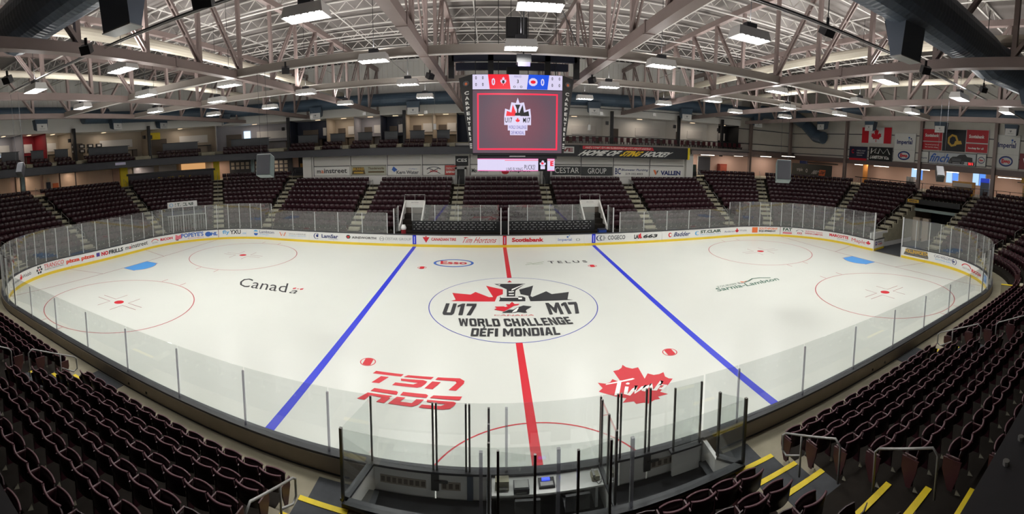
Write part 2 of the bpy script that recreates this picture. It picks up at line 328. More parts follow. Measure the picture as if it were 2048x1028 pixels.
ICE_LOGOS = {
'centre_logo':[('p','red',[(-3.48,1.71),(-2.39,1.47),(-2.12,1.92),(-1.32,1.06),(-1.09,1.08),(-1.51,3.04),(-0.9,2.61),(-0.49,2.35),(-0.52,1.52),(-0.86,1.18),(-1.0,0.38),(-3.45,0.39),(-3.19,0.62)]),('p','black',[(3.38,1.57),(3.08,0.41),(3.37,0.26),(0.97,0.32),(0.92,1.14),(1.07,1.08),(0.51,1.47),(0.48,2.27),(1.4,2.95),(1.05,1.16),(1.14,0.97),(2.06,1.85),(2.32,1.34)]),('p','black',[(-1.0,3.39),(0.96,3.34),(0.32,2.23),(0.25,2.07),(0.17,1.14),(0.6,1.12),(0.74,0.88),(0.69,0.34),(-0.78,0.41),(-0.71,0.69),(-0.7,1.1),(-0.31,1.16),(-0.26,2.34),(-0.61,2.85)]),('p','white',[(0.82,3.23),(0.94,3.31),(0.01,2.08),(0.05,2.38)]),('p','white',[(-0.83,3.24),(-0.61,3.24),(-0.67,3.06)]),('p','white',[(-0.16,1.98),(0.03,1.97),(0.15,2.03),(0.14,1.84),(0.02,1.78),(-0.17,1.79)]),('p','white',[(-0.17,1.51),(0.12,1.49),(0.11,1.34),(-0.18,1.35)]),('p','white',[(-0.65,1.1),(0.35,1.06),(0.34,0.91),(-0.66,0.95)]),('p','white',[(0.34,0.91),(0.55,0.9),(0.53,0.64),(0.32,0.65)]),('p','red',[(-0.18,3.67),(-0.01,4.0),(0.12,3.66)]),('p','red',[(-0.05,0.29),(0.07,-0.06),(0.34,-0.05),(0.26,-0.21),(0.0,-0.35),(-0.54,-1.07),(-1.05,-0.78),(-0.9,-0.62),(-1.02,-0.39),(-0.52,-0.37),(-0.45,-0.47),(-0.32,-0.38),(-0.41,-0.07),(-0.21,-0.08)]),('p','black',[(0.96,-0.52),(0.66,-0.88),(0.59,-1.07),(0.66,-1.26),(0.52,-1.31),(0.2,-1.16),(0.05,-1.24),(-0.67,-1.25),(-0.27,-0.83),(-0.05,-0.84),(0.19,-0.53),(0.37,-0.41),(0.53,-0.29),(0.9,-0.45)]),('p','white',[(0.11,-0.72),(0.23,-0.54),(0.26,-0.6),(0.11,-1.1),(-0.14,-1.23),(-0.03,-0.97)]),('t','black','U17',[(-3.72,-1.57),(-2.04,-1.54),(-3.67,0.0)],{'b': 0.045,'cut': 1}),('t','black','M17',[(1.76,-1.63),(3.48,-1.71),(1.75,-0.03)],{'b': 0.045,'cut': 1}),('t','black','WORLD CHALLENGE',[(-2.76,-2.84),(2.75,-2.92),(-2.85,-1.96)],{'b': 0.04}),('t','black','DÉFI MONDIAL',[(-2.15,-3.91),(1.93,-3.98),(-2.12,-3.09)],{'b': 0.04}),('t','red','CANADA',[(-1.08,-1.63),(0.96,-1.71),(-1.05,-1.48)],{})],
'red_double_logo':[('p','red',[(-5.59,-7.29),(-4.5,-7.33),(-4.57,-7.5),(-5.67,-7.49)]),('p','red',[(-5.31,-7.61),(-5.01,-7.62),(-5.26,-8.09),(-5.55,-8.1)]),('p','red',[(-4.33,-7.36),(-3.35,-7.36),(-3.44,-7.54),(-4.47,-7.51)]),('p','red',[(-4.55,-7.64),(-3.71,-7.61),(-3.55,-7.69),(-3.59,-7.84),(-3.71,-8.05),(-3.85,-8.13),(-4.77,-8.11),(-4.69,-7.92),(-4.02,-7.94),(-3.88,-7.82),(-4.51,-7.78)]),('p','red',[(-3.2,-7.37),(-2.38,-7.37),(-2.2,-7.54),(-2.22,-7.72),(-2.46,-8.17),(-2.73,-8.15),(-2.48,-7.69),(-2.53,-7.58),(-3.28,-7.54)]),('p','red',[(-3.37,-7.66),(-3.05,-7.68),(-3.29,-8.15),(-3.59,-8.13)]),('p','red',[(-5.34,-8.43),(-4.53,-8.45),(-4.46,-8.51),(-4.47,-8.67),(-5.43,-8.63)]),('p','red',[(-5.49,-8.75),(-4.59,-8.77),(-4.7,-8.85),(-4.65,-8.91),(-4.79,-9.22),(-5.07,-9.2),(-4.95,-8.96),(-4.98,-8.93),(-5.36,-8.89),(-5.48,-9.19),(-5.75,-9.18)]),('p','red',[(-4.29,-8.46),(-3.47,-8.48),(-3.39,-8.55),(-3.43,-8.69),(-4.35,-8.67)]),('p','red',[(-4.44,-8.78),(-4.14,-8.78),(-4.28,-9.03),(-3.87,-9.05),(-3.76,-8.81),(-3.49,-8.8),(-3.66,-9.12),(-3.84,-9.24),(-4.65,-9.21)]),('p','red',[(-3.21,-8.52),(-2.22,-8.51),(-2.3,-8.72),(-3.32,-8.68)]),('p','red',[(-3.39,-8.8),(-2.49,-8.82),(-2.4,-8.88),(-2.43,-9.0),(-2.59,-9.21),(-2.81,-9.27),(-3.61,-9.25),(-3.53,-9.08),(-2.89,-9.09),(-2.74,-8.97),(-3.39,-8.92)])],
'red_leaf_logo':[('p','red',[(3.87,-7.08),(3.95,-7.29),(4.15,-7.46),(4.4,-7.43),(4.35,-8.27),(4.59,-7.96),(4.77,-8.14),(4.99,-8.15),(5.2,-8.08),(5.13,-8.38),(5.21,-8.55),(5.34,-8.62),(4.99,-8.95),(4.71,-9.11),(4.56,-9.23),(4.77,-9.46),(4.38,-9.48),(4.39,-9.63),(4.2,-9.61),(3.9,-9.74),(3.79,-9.64),(3.52,-9.63),(3.49,-9.47),(3.1,-9.44),(3.31,-9.23),(3.03,-9.07),(2.92,-8.98),(2.49,-8.62),(2.68,-8.44),(2.6,-8.07),(2.88,-8.2),(3.06,-8.13),(3.19,-7.96),(3.32,-8.13),(3.43,-8.11),(3.38,-7.43),(3.61,-7.4),(3.77,-7.28)]),('p','white',[(2.84,-8.26),(2.9,-8.2),(3.94,-8.1),(4.0,-8.17),(3.87,-8.21),(2.86,-8.27)]),('p','white',[(3.35,-8.12),(3.49,-8.14),(3.13,-8.98),(2.96,-8.96)]),('l','white',0.13,[(3.55,-8.57),(3.36,-8.98),(3.45,-9.07),(3.74,-8.79),(3.89,-8.61),(3.7,-9.02),(4.09,-8.77),(4.24,-8.69),(4.01,-9.0)]),('l','white',0.13,[(4.01,-9.0),(4.24,-8.82),(4.44,-8.66),(4.31,-9.03),(4.44,-9.08),(4.9,-8.62),(4.73,-8.83),(4.92,-8.93),(4.69,-9.11),(4.63,-9.02)]),('p','white',[(3.59,-8.36),(3.67,-8.33),(3.72,-8.39),(3.68,-8.46),(3.61,-8.46),(3.56,-8.41)])],
'blue_oval_logo':[('t','red','Esso',[(-4.89,7.74),(-2.91,7.73),(-4.97,8.6)],{'b': 0.03})],
'spaced_letter_logo':[('t','black','T E L U S',[(3.07,7.79),(6.01,7.65),(3.04,8.41)],{'b': 0.03}),('l','green',0.06,[(1.32,7.57),(2.01,7.88),(2.76,8.27)]),('l','green',0.05,[(1.44,8.01),(1.83,8.09)]),('l','green',0.05,[(1.82,7.69),(2.12,7.61),(2.63,7.78)])],
'wordmark_logo':[('t','black','Canad',[(-16.71,-0.4),(-13.19,-0.31),(-17.39,1.25)],{'sh': 0.2}),('t','black','a',[(-13.03,-0.32),(-12.53,-0.31),(-13.04,0.28)],{'sh': 0.1}),('p','red',[(-13.16,0.61),(-13.01,0.76),(-12.94,0.51),(-13.11,0.41)]),('p','red',[(-12.68,0.64),(-12.5,0.78),(-12.46,0.52),(-12.59,0.4)]),('p','red',[(-12.89,0.58),(-12.75,0.65),(-12.74,0.54),(-12.87,0.51)])],
'tourism_logo':[('t','green2','Sarnia-Lambton',[(12.03,-0.85),(17.08,-0.7),(12.18,-0.23)],{'b': 0.02}),('t','green2','TOURISM',[(12.38,-0.23),(13.87,-0.17),(12.45,0.05)],{}),('p','black',[(14.16,0.22),(14.24,-0.06),(14.59,-0.08),(14.34,-0.16),(14.11,-0.1)]),('p','orange',[(14.44,0.29),(14.67,0.08),(15.01,0.27),(14.62,-0.04),(14.41,0.05)]),('l','green2',0.12,[(14.59,-0.03),(15.03,0.1),(15.56,0.41),(16.16,0.35),(16.82,-0.02)])],

}
LAB = {'centre_logo': 'red and black maple leaf trophy logo reading U17 M17', 'red_double_logo': 'red slanted three letter logos, one above the other', 'red_leaf_logo': 'red maple leaf with white script',
       'blue_oval_logo': 'blue oval ring with red lettering', 'spaced_letter_logo': 'widely spaced black lettering beside green strokes', 'wordmark_logo': 'black serif wordmark with small red flag', 'tourism_logo': 'green lettering under an orange and green wave'}
for k, its in ICE_LOGOS.items():
    d = Decal(icef)
    if k == 'blue_oval_logo': d.ring(-3.95, 8.06, 1.40, .93, .19, 'blue')
    for it in its:
        if it[0] == 'p': d.poly(it[2], it[1])
        elif it[0] == 'l': d.line(it[3], it[2], it[1])
        elif it[4].get('b', 0) >= .04: d.block(it[2], it[3][0], it[3][1], it[3][2], it[1])
        else: o = it[4]; d.textq(it[2], it[3][0], it[3][1], it[3][2], it[1], o.get('b', 0))
    ice_part(k, d, LAB[k])
# ================================================================ boards
GATE = (41.4, 44.6)
boards = empty('rink_boards', label='white dasher boards with yellow kick strip and clear shields around the ice', cat='boards')
def cuts(u0, u1, step):
    n = max(1, round((u1 - u0) / step)); return [u0 + (u1 - u0) * i / n for i in range(n + 1)]
BOXU = UM - 4.05
for a, b in ((-BOXU, GATE[0]), (GATE[1], BOXU)):
    cs = cuts(a, b, 2.44)
    for u0, u1 in zip(cs, cs[1:]):
        MB().ubox(u0 + .006, u1 - .006, .0, .06, .22, 1.02, M_board).build('board_panel', boards)
        MB().ubox(u0 + .006, u1 - .006, -.02, .06, .0, .22, M_kick).build('kick_strip', boards)
    MB().ubox(a, b, -.02, .245, 1.02, 1.075, M_cap).build('cap_rail', boards)
    MB().ubox(a, b, .17, .26, -.02, 1.02, M_back).build('board_backing', boards)
    MB().ubox(a, b, .06, .17, -.02, 1.02, M_back).build('board_frame', boards)
# near wall base trim and gate bolts
for u in [UM - 11.1, UM - 11.9, -(UM - 11.5), -(UM - 12.4)]:
    x, y, nx, ny = path(u, .252); m = MB(); m.cbox((x, y - .01, .75), (.07, .03, .07), M_black); m.build('gate_bolt', boards)
    x, y, _, _ = path(u + .35, .252); m = MB(); m.cbox((x, y - .003, .5), (.015, .008, 1.0), M_black); m.build('gate_seam', boards)
m = MB()
for s in (-1, 1): m.ubox(*sorted((s * (UM - 4.6), s * (UM - 34))), .26, .28, .56, .63, M_dgrey)
m.build('base_trim', boards)
# ice gate opening: slanted board piece, threshold
g = MB(); x0, y0, _, _ = path(GATE[0], 0); g.bar((x0, y0, .62), (x0 + 2.0, y0 + .25, .62), .1, .8, M_board); g.build('gate_wing', boards)
d = Decal(lambda u, v, l: (x0 + u, y0 + .125 * u - .055 - .003 * l, v)); d.rect(.25, .62, .5, .85, mat('print_purple', '4B3B8F', .4)); d.rect(.36, .5, .6, .76, 'white'); d.text('REAL', .75, 1.5, .7, .86, 'navy', .03); d.text('SUPER', .75, 1.6, .48, .64, 'red', .03); d.build('advert', boards)
g = MB(); g.bar((x0, y0, .11), (x0 + 2.0, y0 + .25, .11), .13, .22, M_kick); g.bar((x0, y0, 1.05), (x0 + 2.0, y0 + .25, 1.05), .16, .06, M_cap); g.build('gate_wing_trim', boards)
for u in GATE:
    x, y, nx, ny = path(u, .03); MB().cbox((x, y, 1.85), (.1, .1, 3.7), M_alu).build('gate_post', boards)
# line continuation stripes on the far boards
bf = lambda u, v, l: P3(u, -.006 - .002 * l, v)
for u, c in ((-7.77, 'blue'), (7.77, 'blue'), (0, 'red')):
    d = Decal(bf); cc = mat('line_blue', '1C2FCB', .4) if c == 'blue' else pm('red'); d.rect(u - .16, u + .16, .0, 1.02, cc); d.rect(u - .035, u + .035, .3, .9, mat('stripe_pale', 'B9BEEB' if c == 'blue' else 'F0B5B8', .4)); d.build('line_stripe', boards)
for u in (-28.7, 28.7, -47.0, 40.0, -41.0):
    d = Decal(bf); d.rect(u - .03, u + .03, .0, 1.02 if abs(u) < 30 else .25, mat('seam_red', '8A4048', .4)); d.build('seam_stripe', boards)
def ad(u0, u1, fn, label):
    d = Decal(lambda x, y, l: P3(u0 + (u1 - u0) * x, -.006 - .002 * l, .30 + .66 * y)); d.asp = (u1 - u0) / .66; fn(d); d.build('advert', boards, label=label)
def two(d, icon, t, c, x0=.28, y0=.3, y1=.75, b=.03, sh=0, sub=None, subc=None):
    icon(d); d.text(t, x0, 1, y0, y1, c, b, sh / max(d.asp, .1))
    if sub: d.text(sub, x0, .97, y0 - .17, y0 - .06, subc or c)
def T(t, c, b=.03, y0=.3, y1=.78, sh=0): return lambda d: d.text(t, 0, 1, y0, y1, c, b, sh / d.asp)
def chalice(d, cx, cy, r, c): d.disc(cx, cy, r / d.asp, r, c); d.rect(cx - .1*r, cx + .1*r, cy - r*.5, cy + r*.5, 'white')
ad(-56.1, -52.3, lambda d: (d.text('Anderson', 0, .48, .3, .6, 'black'), d.leaf(.54, .55, .13, .85, 'red'), d.text('Webb', .6, 1, .35, .75, 'black')), 'advert with red maple leaf between grey words')
def transco(d):
    for k in range(6): a = k * pi / 3; d.disc(.12 + .085 * cos(a), .5 + .36 * sin(a), .035, .15, 'black', 8)
    d.leaf(.12, .5, .07, .3, 'red'); d.text('TRANSCO', .3, 1, .42, .95, 'red', .0); d.text('PLASTIC INDUSTRIES', .32, .98, .22, .34, 'black')
ad(-51.5, -47.8, transco, 'advert with ring of dark pentagons and red capitals')
ad(-47.5, -44.6, T('pizza pizza', mat('print_tomato', 'D9472F', .4), .05, .2, .8), 'advert in rounded orange-red letters')
ad(-44.4, -41.4, lambda d: (d.rect(0, .12, .3, .8, mat('print_purple', '4B3B8F', .4)), d.text('NO', .18, .44, .25, .8, 'red', .06), d.text('FRILLS', .46, 1, .25, .8, 'black', .04)), 'advert with purple square and bold NO FRILLS')
ad(-41.1, -38.3, lambda d: (d.text('m', 0, .14, .3, .68, 'black', .01), d.text('a', .155, .24, .3, .68, 'red', .02), d.text('instreet', .25, 1, .3, .88, 'black', .01)), 'advert mainstreet in grey with one red letter')
ad(-37.7, -36.65, lambda d: (d.ring(.5, .35, .5, .45, .09, 'red', 12, .3, pi - .3), d.text('NATURAL', .1, .9, .2, .42, 'grey')), 'advert with red arch')
ad(-36.35, -34.65, T('RICOH', 'red', .05, .35, .75), 'advert in small red capitals')
ad(-34.3, -30.6, lambda d: (d.poly([(0, .1), (.24, .25), (.22, .9), (.12, .72), (.02, .95)], mat('print_rose', 'D9737F', .4)), d.rect(.03, .12, .02, .3, 'black'), d.text("POPEYE'S", .22, 1, .3, .98, 'blue', .03), d.text('SUPPLEMENTS', .45, 1, .06, .18, 'red')), 'advert with blue slab capitals and rose block')
ad(-30.4, -28.8, lambda d: (d.disc(.25, .5, .25, .38, 'blue'), d.text('OHL', .12, 1, .22, .78, 'blue', .05, .1)), 'advert with blue disc and slanted league letters')
ad(-28.2, -25.2, lambda d: (d.text('fly', 0, .3, .2, .95, 'lblue', .02), d.text('YXU', .32, .78, .3, .95, 'black', .03), d.text('.ca', .82, 1, .3, .5, 'lblue')), 'advert with light blue fly and black capitals')
ad(-24.2, -21.5, lambda d: (d.disc(.11, .7, .1, .25, 'lblue', 8, 0, pi), d.disc(.11, .45, .1, .35, 'blue', 8, pi, 2 * pi), d.text('Lambton', .3, 1, .48, .9, 'navy', .0), d.text('College', .3, .75, .2, .36, 'lblue')), 'advert with blue shield')
ad(-20.85, -18.05, lambda d: (d.line([(0, .8), (.06, .25), (.11, .7), (.16, .25), (.22, .8)], .035, 'orange'), d.text('WOLVERINE', .35, 1, .5, .72, 'grey'), d.text('ENERGY SERVICES', .35, 1, .28, .38, 'lblue')), 'advert with orange W')
ad(-17.25, -14.8, lambda d: (d.ring(.12, .5, .1, .4, .035, 'navy', 20, .6, 5.4), d.disc(.15, .55, .05, .2, 'navy'), d.text('LamSar', .33, 1, .3, .82, 'navy', .03), d.text('CONSTRUCTION', .6, .98, .14, .22, 'navy')), 'advert with navy ring')
ad(-14.05, -11.2, lambda d: (d.disc(.08, .6, .08, .3, 'dgreen', 6), d.poly([(.02, .7), (.14, .7), (.08, .35)], 'red'), d.text('AINSWORTH', .2, 1, .38, .7, 'black', .02)), 'advert with cube icon')
ad(-10.9, -8.05, lambda d: (d.ring(.07, .5, .06, .3, .02, 'grey', 16), d.rect(.03, .11, .47, .53, 'grey'), d.text('CESTAR GROUP', .17, 1, .35, .68, 'grey')), 'advert in thin grey capitals')
ad(-7.05, -4.15, lambda d: (d.poly([(0, .85), (.21, .85), (.105, .1)], 'red'), d.leaf(.105, .93, .07, .2, 'red'), d.text('CANADIAN TIRE', .26, 1, .4, .78, 'red', .03)), 'advert with red triangle')
ad(-3.6, -.7, lambda d: d.text('Tim Hortons', 0, 1, .15, .9, 'red', .0, .12), 'advert in red flowing script')
ad(.6, 3.35, T('Scotiabank', 'red', .05, .25, .8), 'advert in bold red letters')
ad(4.6, 6.6, lambda d: (d.text('Imperial', 0, .6, .15, .65, 'blue'), d.disc(.42, .8, .05, .12, 'blue', 5), d.disc(.5, .95, .03, .08, 'lblue', 5), d.ring(.88, .4, .08, .16, .02, 'dgreen', 14)), 'advert in small blue letters with star')
ad(8.05, 10.7, lambda d: (d.ring(.1, .5, .1, .36, .04, 'navy', 16, .7, 5.6), d.ring(.2, .5, .08, .3, .04, 'dgrey', 16, .7, 5.6), d.rect(.22, .3, .4, .47, 'dgrey'), d.rect(.22, .3, .55, .62, 'dgrey'), d.text('COGECO', .38, 1, .22, .82, 'dgrey', .02)), 'advert with nested arcs')
ad(11.55, 13.85, lambda d: (d.text('LAX', 0, .3, .2, .8, 'black', .05), d.poly([(.16, .6), (.28, 1), (.3, .5), (.35, .3), (.2, .25)], 'red'), d.text('663', .38, 1, .25, .75, 'black', .05, .1)), 'advert LAX 663')
ad(14.95, 17.25, lambda d: (d.disc(.08, .5, .08, .34, 'red', 10), d.disc(.1, .5, .05, .2, 'white', 8), d.text('Badder', .27, 1, .22, .85, 'navy', .02, .1)), 'advert with red swirl and blue italics')
ad(17.8, 20.75, lambda d: (d.ring(.08, .5, .06, .28, .05, 'lblue', 14, .8, 5.5), d.text('ST.CLAIR', .2, 1, .45, .9, 'dgreen', .04), d.text('MECHANICAL INC', .2, .98, .2, .33, 'lblue')), 'advert with light blue crescent')
ad(21.15, 24.2, lambda d: (d.text('Anderson', 0, .45, .3, .6, 'navy'), d.leaf(.55, .5, .17, .85, 'red'), d.text('Webb', .66, 1, .35, .65, 'grey')), 'advert with red maple leaf between navy words')
ad(24.95, 28.35, lambda d: (d.rect(0, .22, .1, .95, 'orange'), d.rect(.07, .14, .3, .6, 'white'), d.text('SOUTHPOINT', .28, 1, .58, .92, 'orange', .03), d.text('EQUIPMENT', .28, .93, .18, .5, 'black', .04)), 'advert with orange square')
ad(29.05, 30.25, lambda d: (d.text('FAT', 0, 1, .52, 1, 'dgreen', .04), d.rect(0, 1, .38, .44, 'grey'), d.rect(0, 1, .05, .3, mat('print_rose', 'D9737F', .4))), 'advert FAT over rose bars')
ad(30.75, 34.35, lambda d: (d.ring(.14, .45, .13, .38, .04, 'grey', 12, .3, pi - .3), d.text('XXX', .04, .24, .1, .45, 'red', .03), d.text('BUILDING TRADES', .36, 1, .6, .8, mat('print_rose', 'D9737F', .4), .02), d.text('SARNIA-LAMBTON', .34, 1, .25, .5, 'red', .02)), 'advert with crossed tools and rose capitals')
ad(35.3, 38.15, lambda d: (d.text('MARCOTTE', 0, 1, .4, .85, 'red', .05), d.text('DISPOSAL INC', .4, .98, .15, .3, 'grey')), 'advert in bold red capitals')
ad(38.65, 41.1, lambda d: (d.text('Maple', 0, .72, .1, .8, 'red', .0), d.leaf(.86, .55, .24, .7, 'red')), 'advert in thin red letters with leaf')
ad(44.9, 47.5, lambda d: (d.poly([(.0, .25), (1, .25), (.92, 1), (.1, 1)], 'dgrey'), d.text('HOLLINWORTH', .05, .95, .4, .95, 'gold', .04), d.rect(0, 1, .1, .22, mat('print_brown', '5B4A2A', .5))), 'advert of gold capitals on dark plate')
ad(48.2, 51.4, lambda d: (d.text('CAS-WELDING', 0, .82, .55, .9, 'navy', .0), d.text('INDUSTRIAL SUPPLY', .05, .75, .25, .42, 'lblue'), d.ring(.88, .6, .09, .36, .03, 'navy', 14), d.disc(.86, .6, .035, .14, 'navy')), 'advert with navy gear')
ad(52.15, 53.8, lambda d: (d.ring(.5, .4, .48, .45, .1, 'red', 12, .2, pi - .2), d.text('NATURE', .1, .9, .2, .42, 'grey')), 'advert with red arch over grey word')
ad(53.9, 56.0, T('RICOH', 'red', .05, .2, .6), 'advert in red capitals near the corner')
ad(56.8, 57.9, lambda d: d.rect(0, 1, .1, .9, mat('print_sky', '7FA8E0', .4)), 'pale blue square advert')
# ---------------------------------------------------------------- shields
def pane(u0, u1, zt, far=True, parent=boards, d0=.08, z0=1.075):
    MB().ubox(u0 + .012, u1 - .012, d0, d0 + .012, z0, zt, GLASS).build('glass_pane', parent)
def post(u, zt, m, wdt=.05, dd=.0, parent=boards, z0=1.075, dep=.05):
    x, y, nx, ny = path(u, .08 + .05 + dd); MB().cbox((x, y, (z0 + zt) / 2), (wdt, dep, zt - z0), m, rz=atan2(-nx, ny)).build('shield_post', parent)
C1 = SX + QQ; E1 = C1 + 2 * SY; C2 = E1 + QQ
def run(u0, u1, step, zt, m, wdt=.05):
    cs = cuts(u0, u1, step)
    for a, b in zip(cs, cs[1:]): pane(a, b, zt)
    for c in cs: post(c, zt - .06, m, wdt)
for s in (-1, 1):
    sg = lambda a, b: (a, b) if s > 0 else (-b, -a)
    run(*sg(10.2, SX - .2), 2.44, 2.95, M_alu, .06)
    if s < 0: run(-C2, -(SX - .2), 1.42, 3.62, M_alu, .055)
    else:
        run(SX - .2, GATE[0], 1.42, 3.62, M_alu, .055); run(GATE[1], C2, 1.42, 3.62, M_alu, .055)
    xs = [5.15 + 2.47 * k for k in range(7)] + [SX]
    for a, b in zip(xs, xs[1:]):
        pane(*sorted((s * (UM - a), s * (UM - b))), 2.7)
    pane(*sorted((s * (UM - 4.1), s * (UM - 5.15))), 2.7)
    for a in xs: post(s * (UM - a), 2.62, M_support, .055, 0, dep=.035)
# ================================================================ penalty box and timekeeper bench
pb = empty('penalty_box', (0, -13.6, 0), label='glazed penalty and timekeeper box inside the near boards', cat='penalty box')
def pbox(name, x0, x1, y0, y1, z0, z1, m, label=None): return MB().box(x0, x1, y0, y1, z0, z1, m).build(name, pb, label=label)
pbox('floor_mat', -4.05, 4.1, -14.35, -13.15, .3, .42, mat('box_rubber', '26272B', .7, noise=.1, nscale=6))
MB().box(-4.05, 4.05, -13.17, -12.95, 1.02, 1.075, M_cap).build('front_rail', pb)
front = [(-4.05, -2.56), (-2.52, -1.8), (-1.76, -1.25), (1.25, 1.76), (1.8, 2.48), (2.52, 4.05)]
for a, b in front: MB().box(a, b, -13.12, -12.95, .03, 1.02, M_whitep).build('front_panel', pb)
MB().box(-1.25, 1.25, -13.05, -12.95, .03, 1.02, M_whitep).build('front_panel', pb)
for a, b, n in ((-3.85, -2.75, 8), (-2.4, -1.95, 3), (2.6, 3.4, 5)):
    m = MB(); m.box(a, b, -13.128, -13.12, .62, .82, mat('slot_beige', 'A79E92', .6)); m.build('slot_strip', pb)
    for k in range(n):
        x = a + (b - a) * (k + .5) / n; MB().box(x - .045, x + .045, -13.135, -13.128, .66, .78, mat('slot_dark', '6B6259', .7)).build('slot', pb)
for x in (-2.54, 2.5):
    MB().box(x - .09, x + .09, -13.15, -13.12, .6, 1.0, M_steel).build('latch_plate', pb); MB().box(x - .02, x + .3, -13.18, -13.15, .82, .86, M_steel).build('latch_handle', pb)
pbox('gate_hinge', -1.8, -1.66, -13.16, -13.12, .05, 1.0, M_duct2); pbox('gate_hinge', 1.6, 1.74, -13.16, -13.12, .05, 1.0, M_duct2)
for a, b in ((-4.05, -2.56), (-2.52, -1.8), (-1.77, 1.32), (1.35, 1.76), (1.8, 2.47), (2.5, 4.05)):
    MB().box(a, b, -13.05, -13.038, 1.075, 2.7, GLASS).build('glass_pane', pb)
def vpost(x, y, zt=2.7, m=M_steel, r=.03, z0=1.075): MB().box(x - r, x + r, y - r, y + r, z0, zt, m).build('post', pb)
for x in (-4.05, -2.58, -2.5, -1.82, -1.74, 1.3, 1.72, 1.8, 2.45, 2.55): vpost(x, -13.08, r=.022)
vpost(-.9, -13.08, 2.62, M_support); 
# open gate at the right
MB().box(3.1, 3.86, -13.32, -13.26, .12, 1.03, M_whitep).build('open_gate_panel', pb, label='white gate panel standing open')
MB().box(3.04, 3.9, -13.36, -13.2, 1.03, 1.08, M_cap).build('open_gate_rail', pb); MB().box(3.14, 3.84, -13.3, -13.288, 1.08, 2.7, GLASS).build('glass_pane', pb)
vpost(3.12, -13.29, r=.022); vpost(3.86, -13.29, r=.022)
# rear wall, rail, glass
def wallseg(a, b, z0=.0, z1=1.02, th=.1):
    MB().bar((a[0], a[1], (z0+z1)/2), (b[0], b[1], (z0+z1)/2), th, z1 - z0, M_back).build('rear_panel', pb)
    a2 = (a[0], a[1] + .06); b2 = (b[0], b[1] + .06)
    MB().bar((a2[0], a2[1], (z0+z1)/2), (b2[0], b2[1], (z0+z1)/2), .02, z1 - z0, M_whitep).build('inner_lining', pb)
    MB().bar((a[0], a[1], 1.05), (b[0], b[1], 1.05), .2, .06, M_cap).build('rear_rail', pb)
    MB().bar((a[0], a[1], 1.88), (b[0], b[1], 1.88), .012, 1.6, GLASS).build('glass_pane', pb)
RW = [(-4.33, -14.33), (-1.45, -14.42), (1.6, -14.46), (4.45, -14.4)]
for a, b in zip(RW, RW[1:]): wallseg(a, b)
for x, y in RW[1:3] + [(.07, -14.43)]: vpost(x, y, 2.6, M_support, .035, .05)
vpost(-4.33, -14.33, r=.032); vpost(4.45, -14.4, r=.032); vpost(4.03, -13.9, r=.03)
for a, b in (((-4.33, -14.33), (-4.05, -13.1)), ((4.45, -14.4), (4.03, -13.9))):
    MB().bar((a[0], a[1], 1.88), (b[0], b[1], 1.88), .012, 1.6, GLASS).build('glass_pane', pb); MB().bar((a[0], a[1], 1.05), (b[0], b[1], 1.05), .16, .06, M_cap).build('side_rail', pb)
    MB().bar((a[0], a[1], .51), (b[0], b[1], .51), .1, 1.0, M_back).build('side_panel', pb)
    s = 1 if a[0] < 0 else -1; MB().bar((a[0] + s * .06, a[1], .51), (b[0] + s * .06, b[1], .51), .02, 1.0, M_whitep).build('inner_lining', pb)
MB().bar((4.03, -13.9, .51), (4.08, -13.1, .51), .1, 1.0, M_whitep).build('side_panel', pb)
MB().box(3.5, 4.0, -14.3, -13.95, .04, .42, M_whitep).build('bench_seat', pb)
for s in (-1, 1):   # dividers between the boxes and the timekeeper
    x = s * 1.3
    MB().box(x - .03, x + .03, -14.36, -13.12, .04, 1.02, M_whitep).build('divider_panel', pb); MB().box(x - .05, x + .05, -14.36, -13.12, 1.02, 1.07, M_cap).build('divider_rail', pb)
    MB().box(x - .006, x + .006, -14.3, -13.2, 1.075, 2.7, GLASS).build('glass_pane', pb)
    for y in (-13.2, -13.75, -14.3): vpost(x, y, r=.025)
    vpost(s * 1.12, -14.52, 2.7, r=.025, z0=.05); vpost(s * .42, -14.66, 2.7, r=.025, z0=.05)
    MB().bar((s * 1.12, -14.52, 1.88), (s * .42, -14.66, 1.88), .012, 1.6, GLASS).build('glass_pane', pb)
tb = empty('timekeeper_table', (0, -13.4, .42), label='white timekeeper table between the two penalty boxes', cat='table')
MB().box(-1.24, 1.24, -13.68, -13.08, .97, 1.01, M_whitep).build('tabletop', tb)
for x in (-1.1, 1.1): MB().box(x - .03, x + .03, -13.6, -13.15, .42, .97, M_alu).build('leg', tb)
MB().box(-1.1, 1.1, -13.16, -13.12, .5, .97, M_alu).build('modesty_panel', tb)
k = empty('score_console', (-.02, -13.2, .75), label='dark scoring console with lit blue display', cat='console'); MB().box(-.2, .16, -13.32, -13.06, .75, .80, M_blackp).build('case', k); MB().box(-.12, .06, -13.16, -13.1, .80, .83, mat('screen_blue', '3C50FF', .4, emit=2.2)).build('display', k); MB().box(-.16, .12, -13.3, -13.19, .80, .808, M_rail).build('keypad', k)
k = empty('printer', (-.58, -13.3, .75), label='rounded grey printer on the white table', cat='printer'); MB().box(-.76, -.42, -13.42, -13.16, .75, .87, M_dgrey).build('body', k); MB().box(-.74, -.44, -13.4, -13.18, .87, .89, M_rail).build('lid', k); MB().box(-.7, -.48, -13.44, -13.42, .77, .8, M_rail).build('paper_tray', k)
k = empty('receiver_box', (-1.0, -13.22, .75), label='cream box with cable at the left end of the white table', cat='box'); MB().box(-1.16, -.86, -13.3, -13.12, .75, .95, M_conc2).build('case', k); MB().box(-1.12, -.9, -13.34, -13.3, .8, .83, M_rail).build('handle', k)
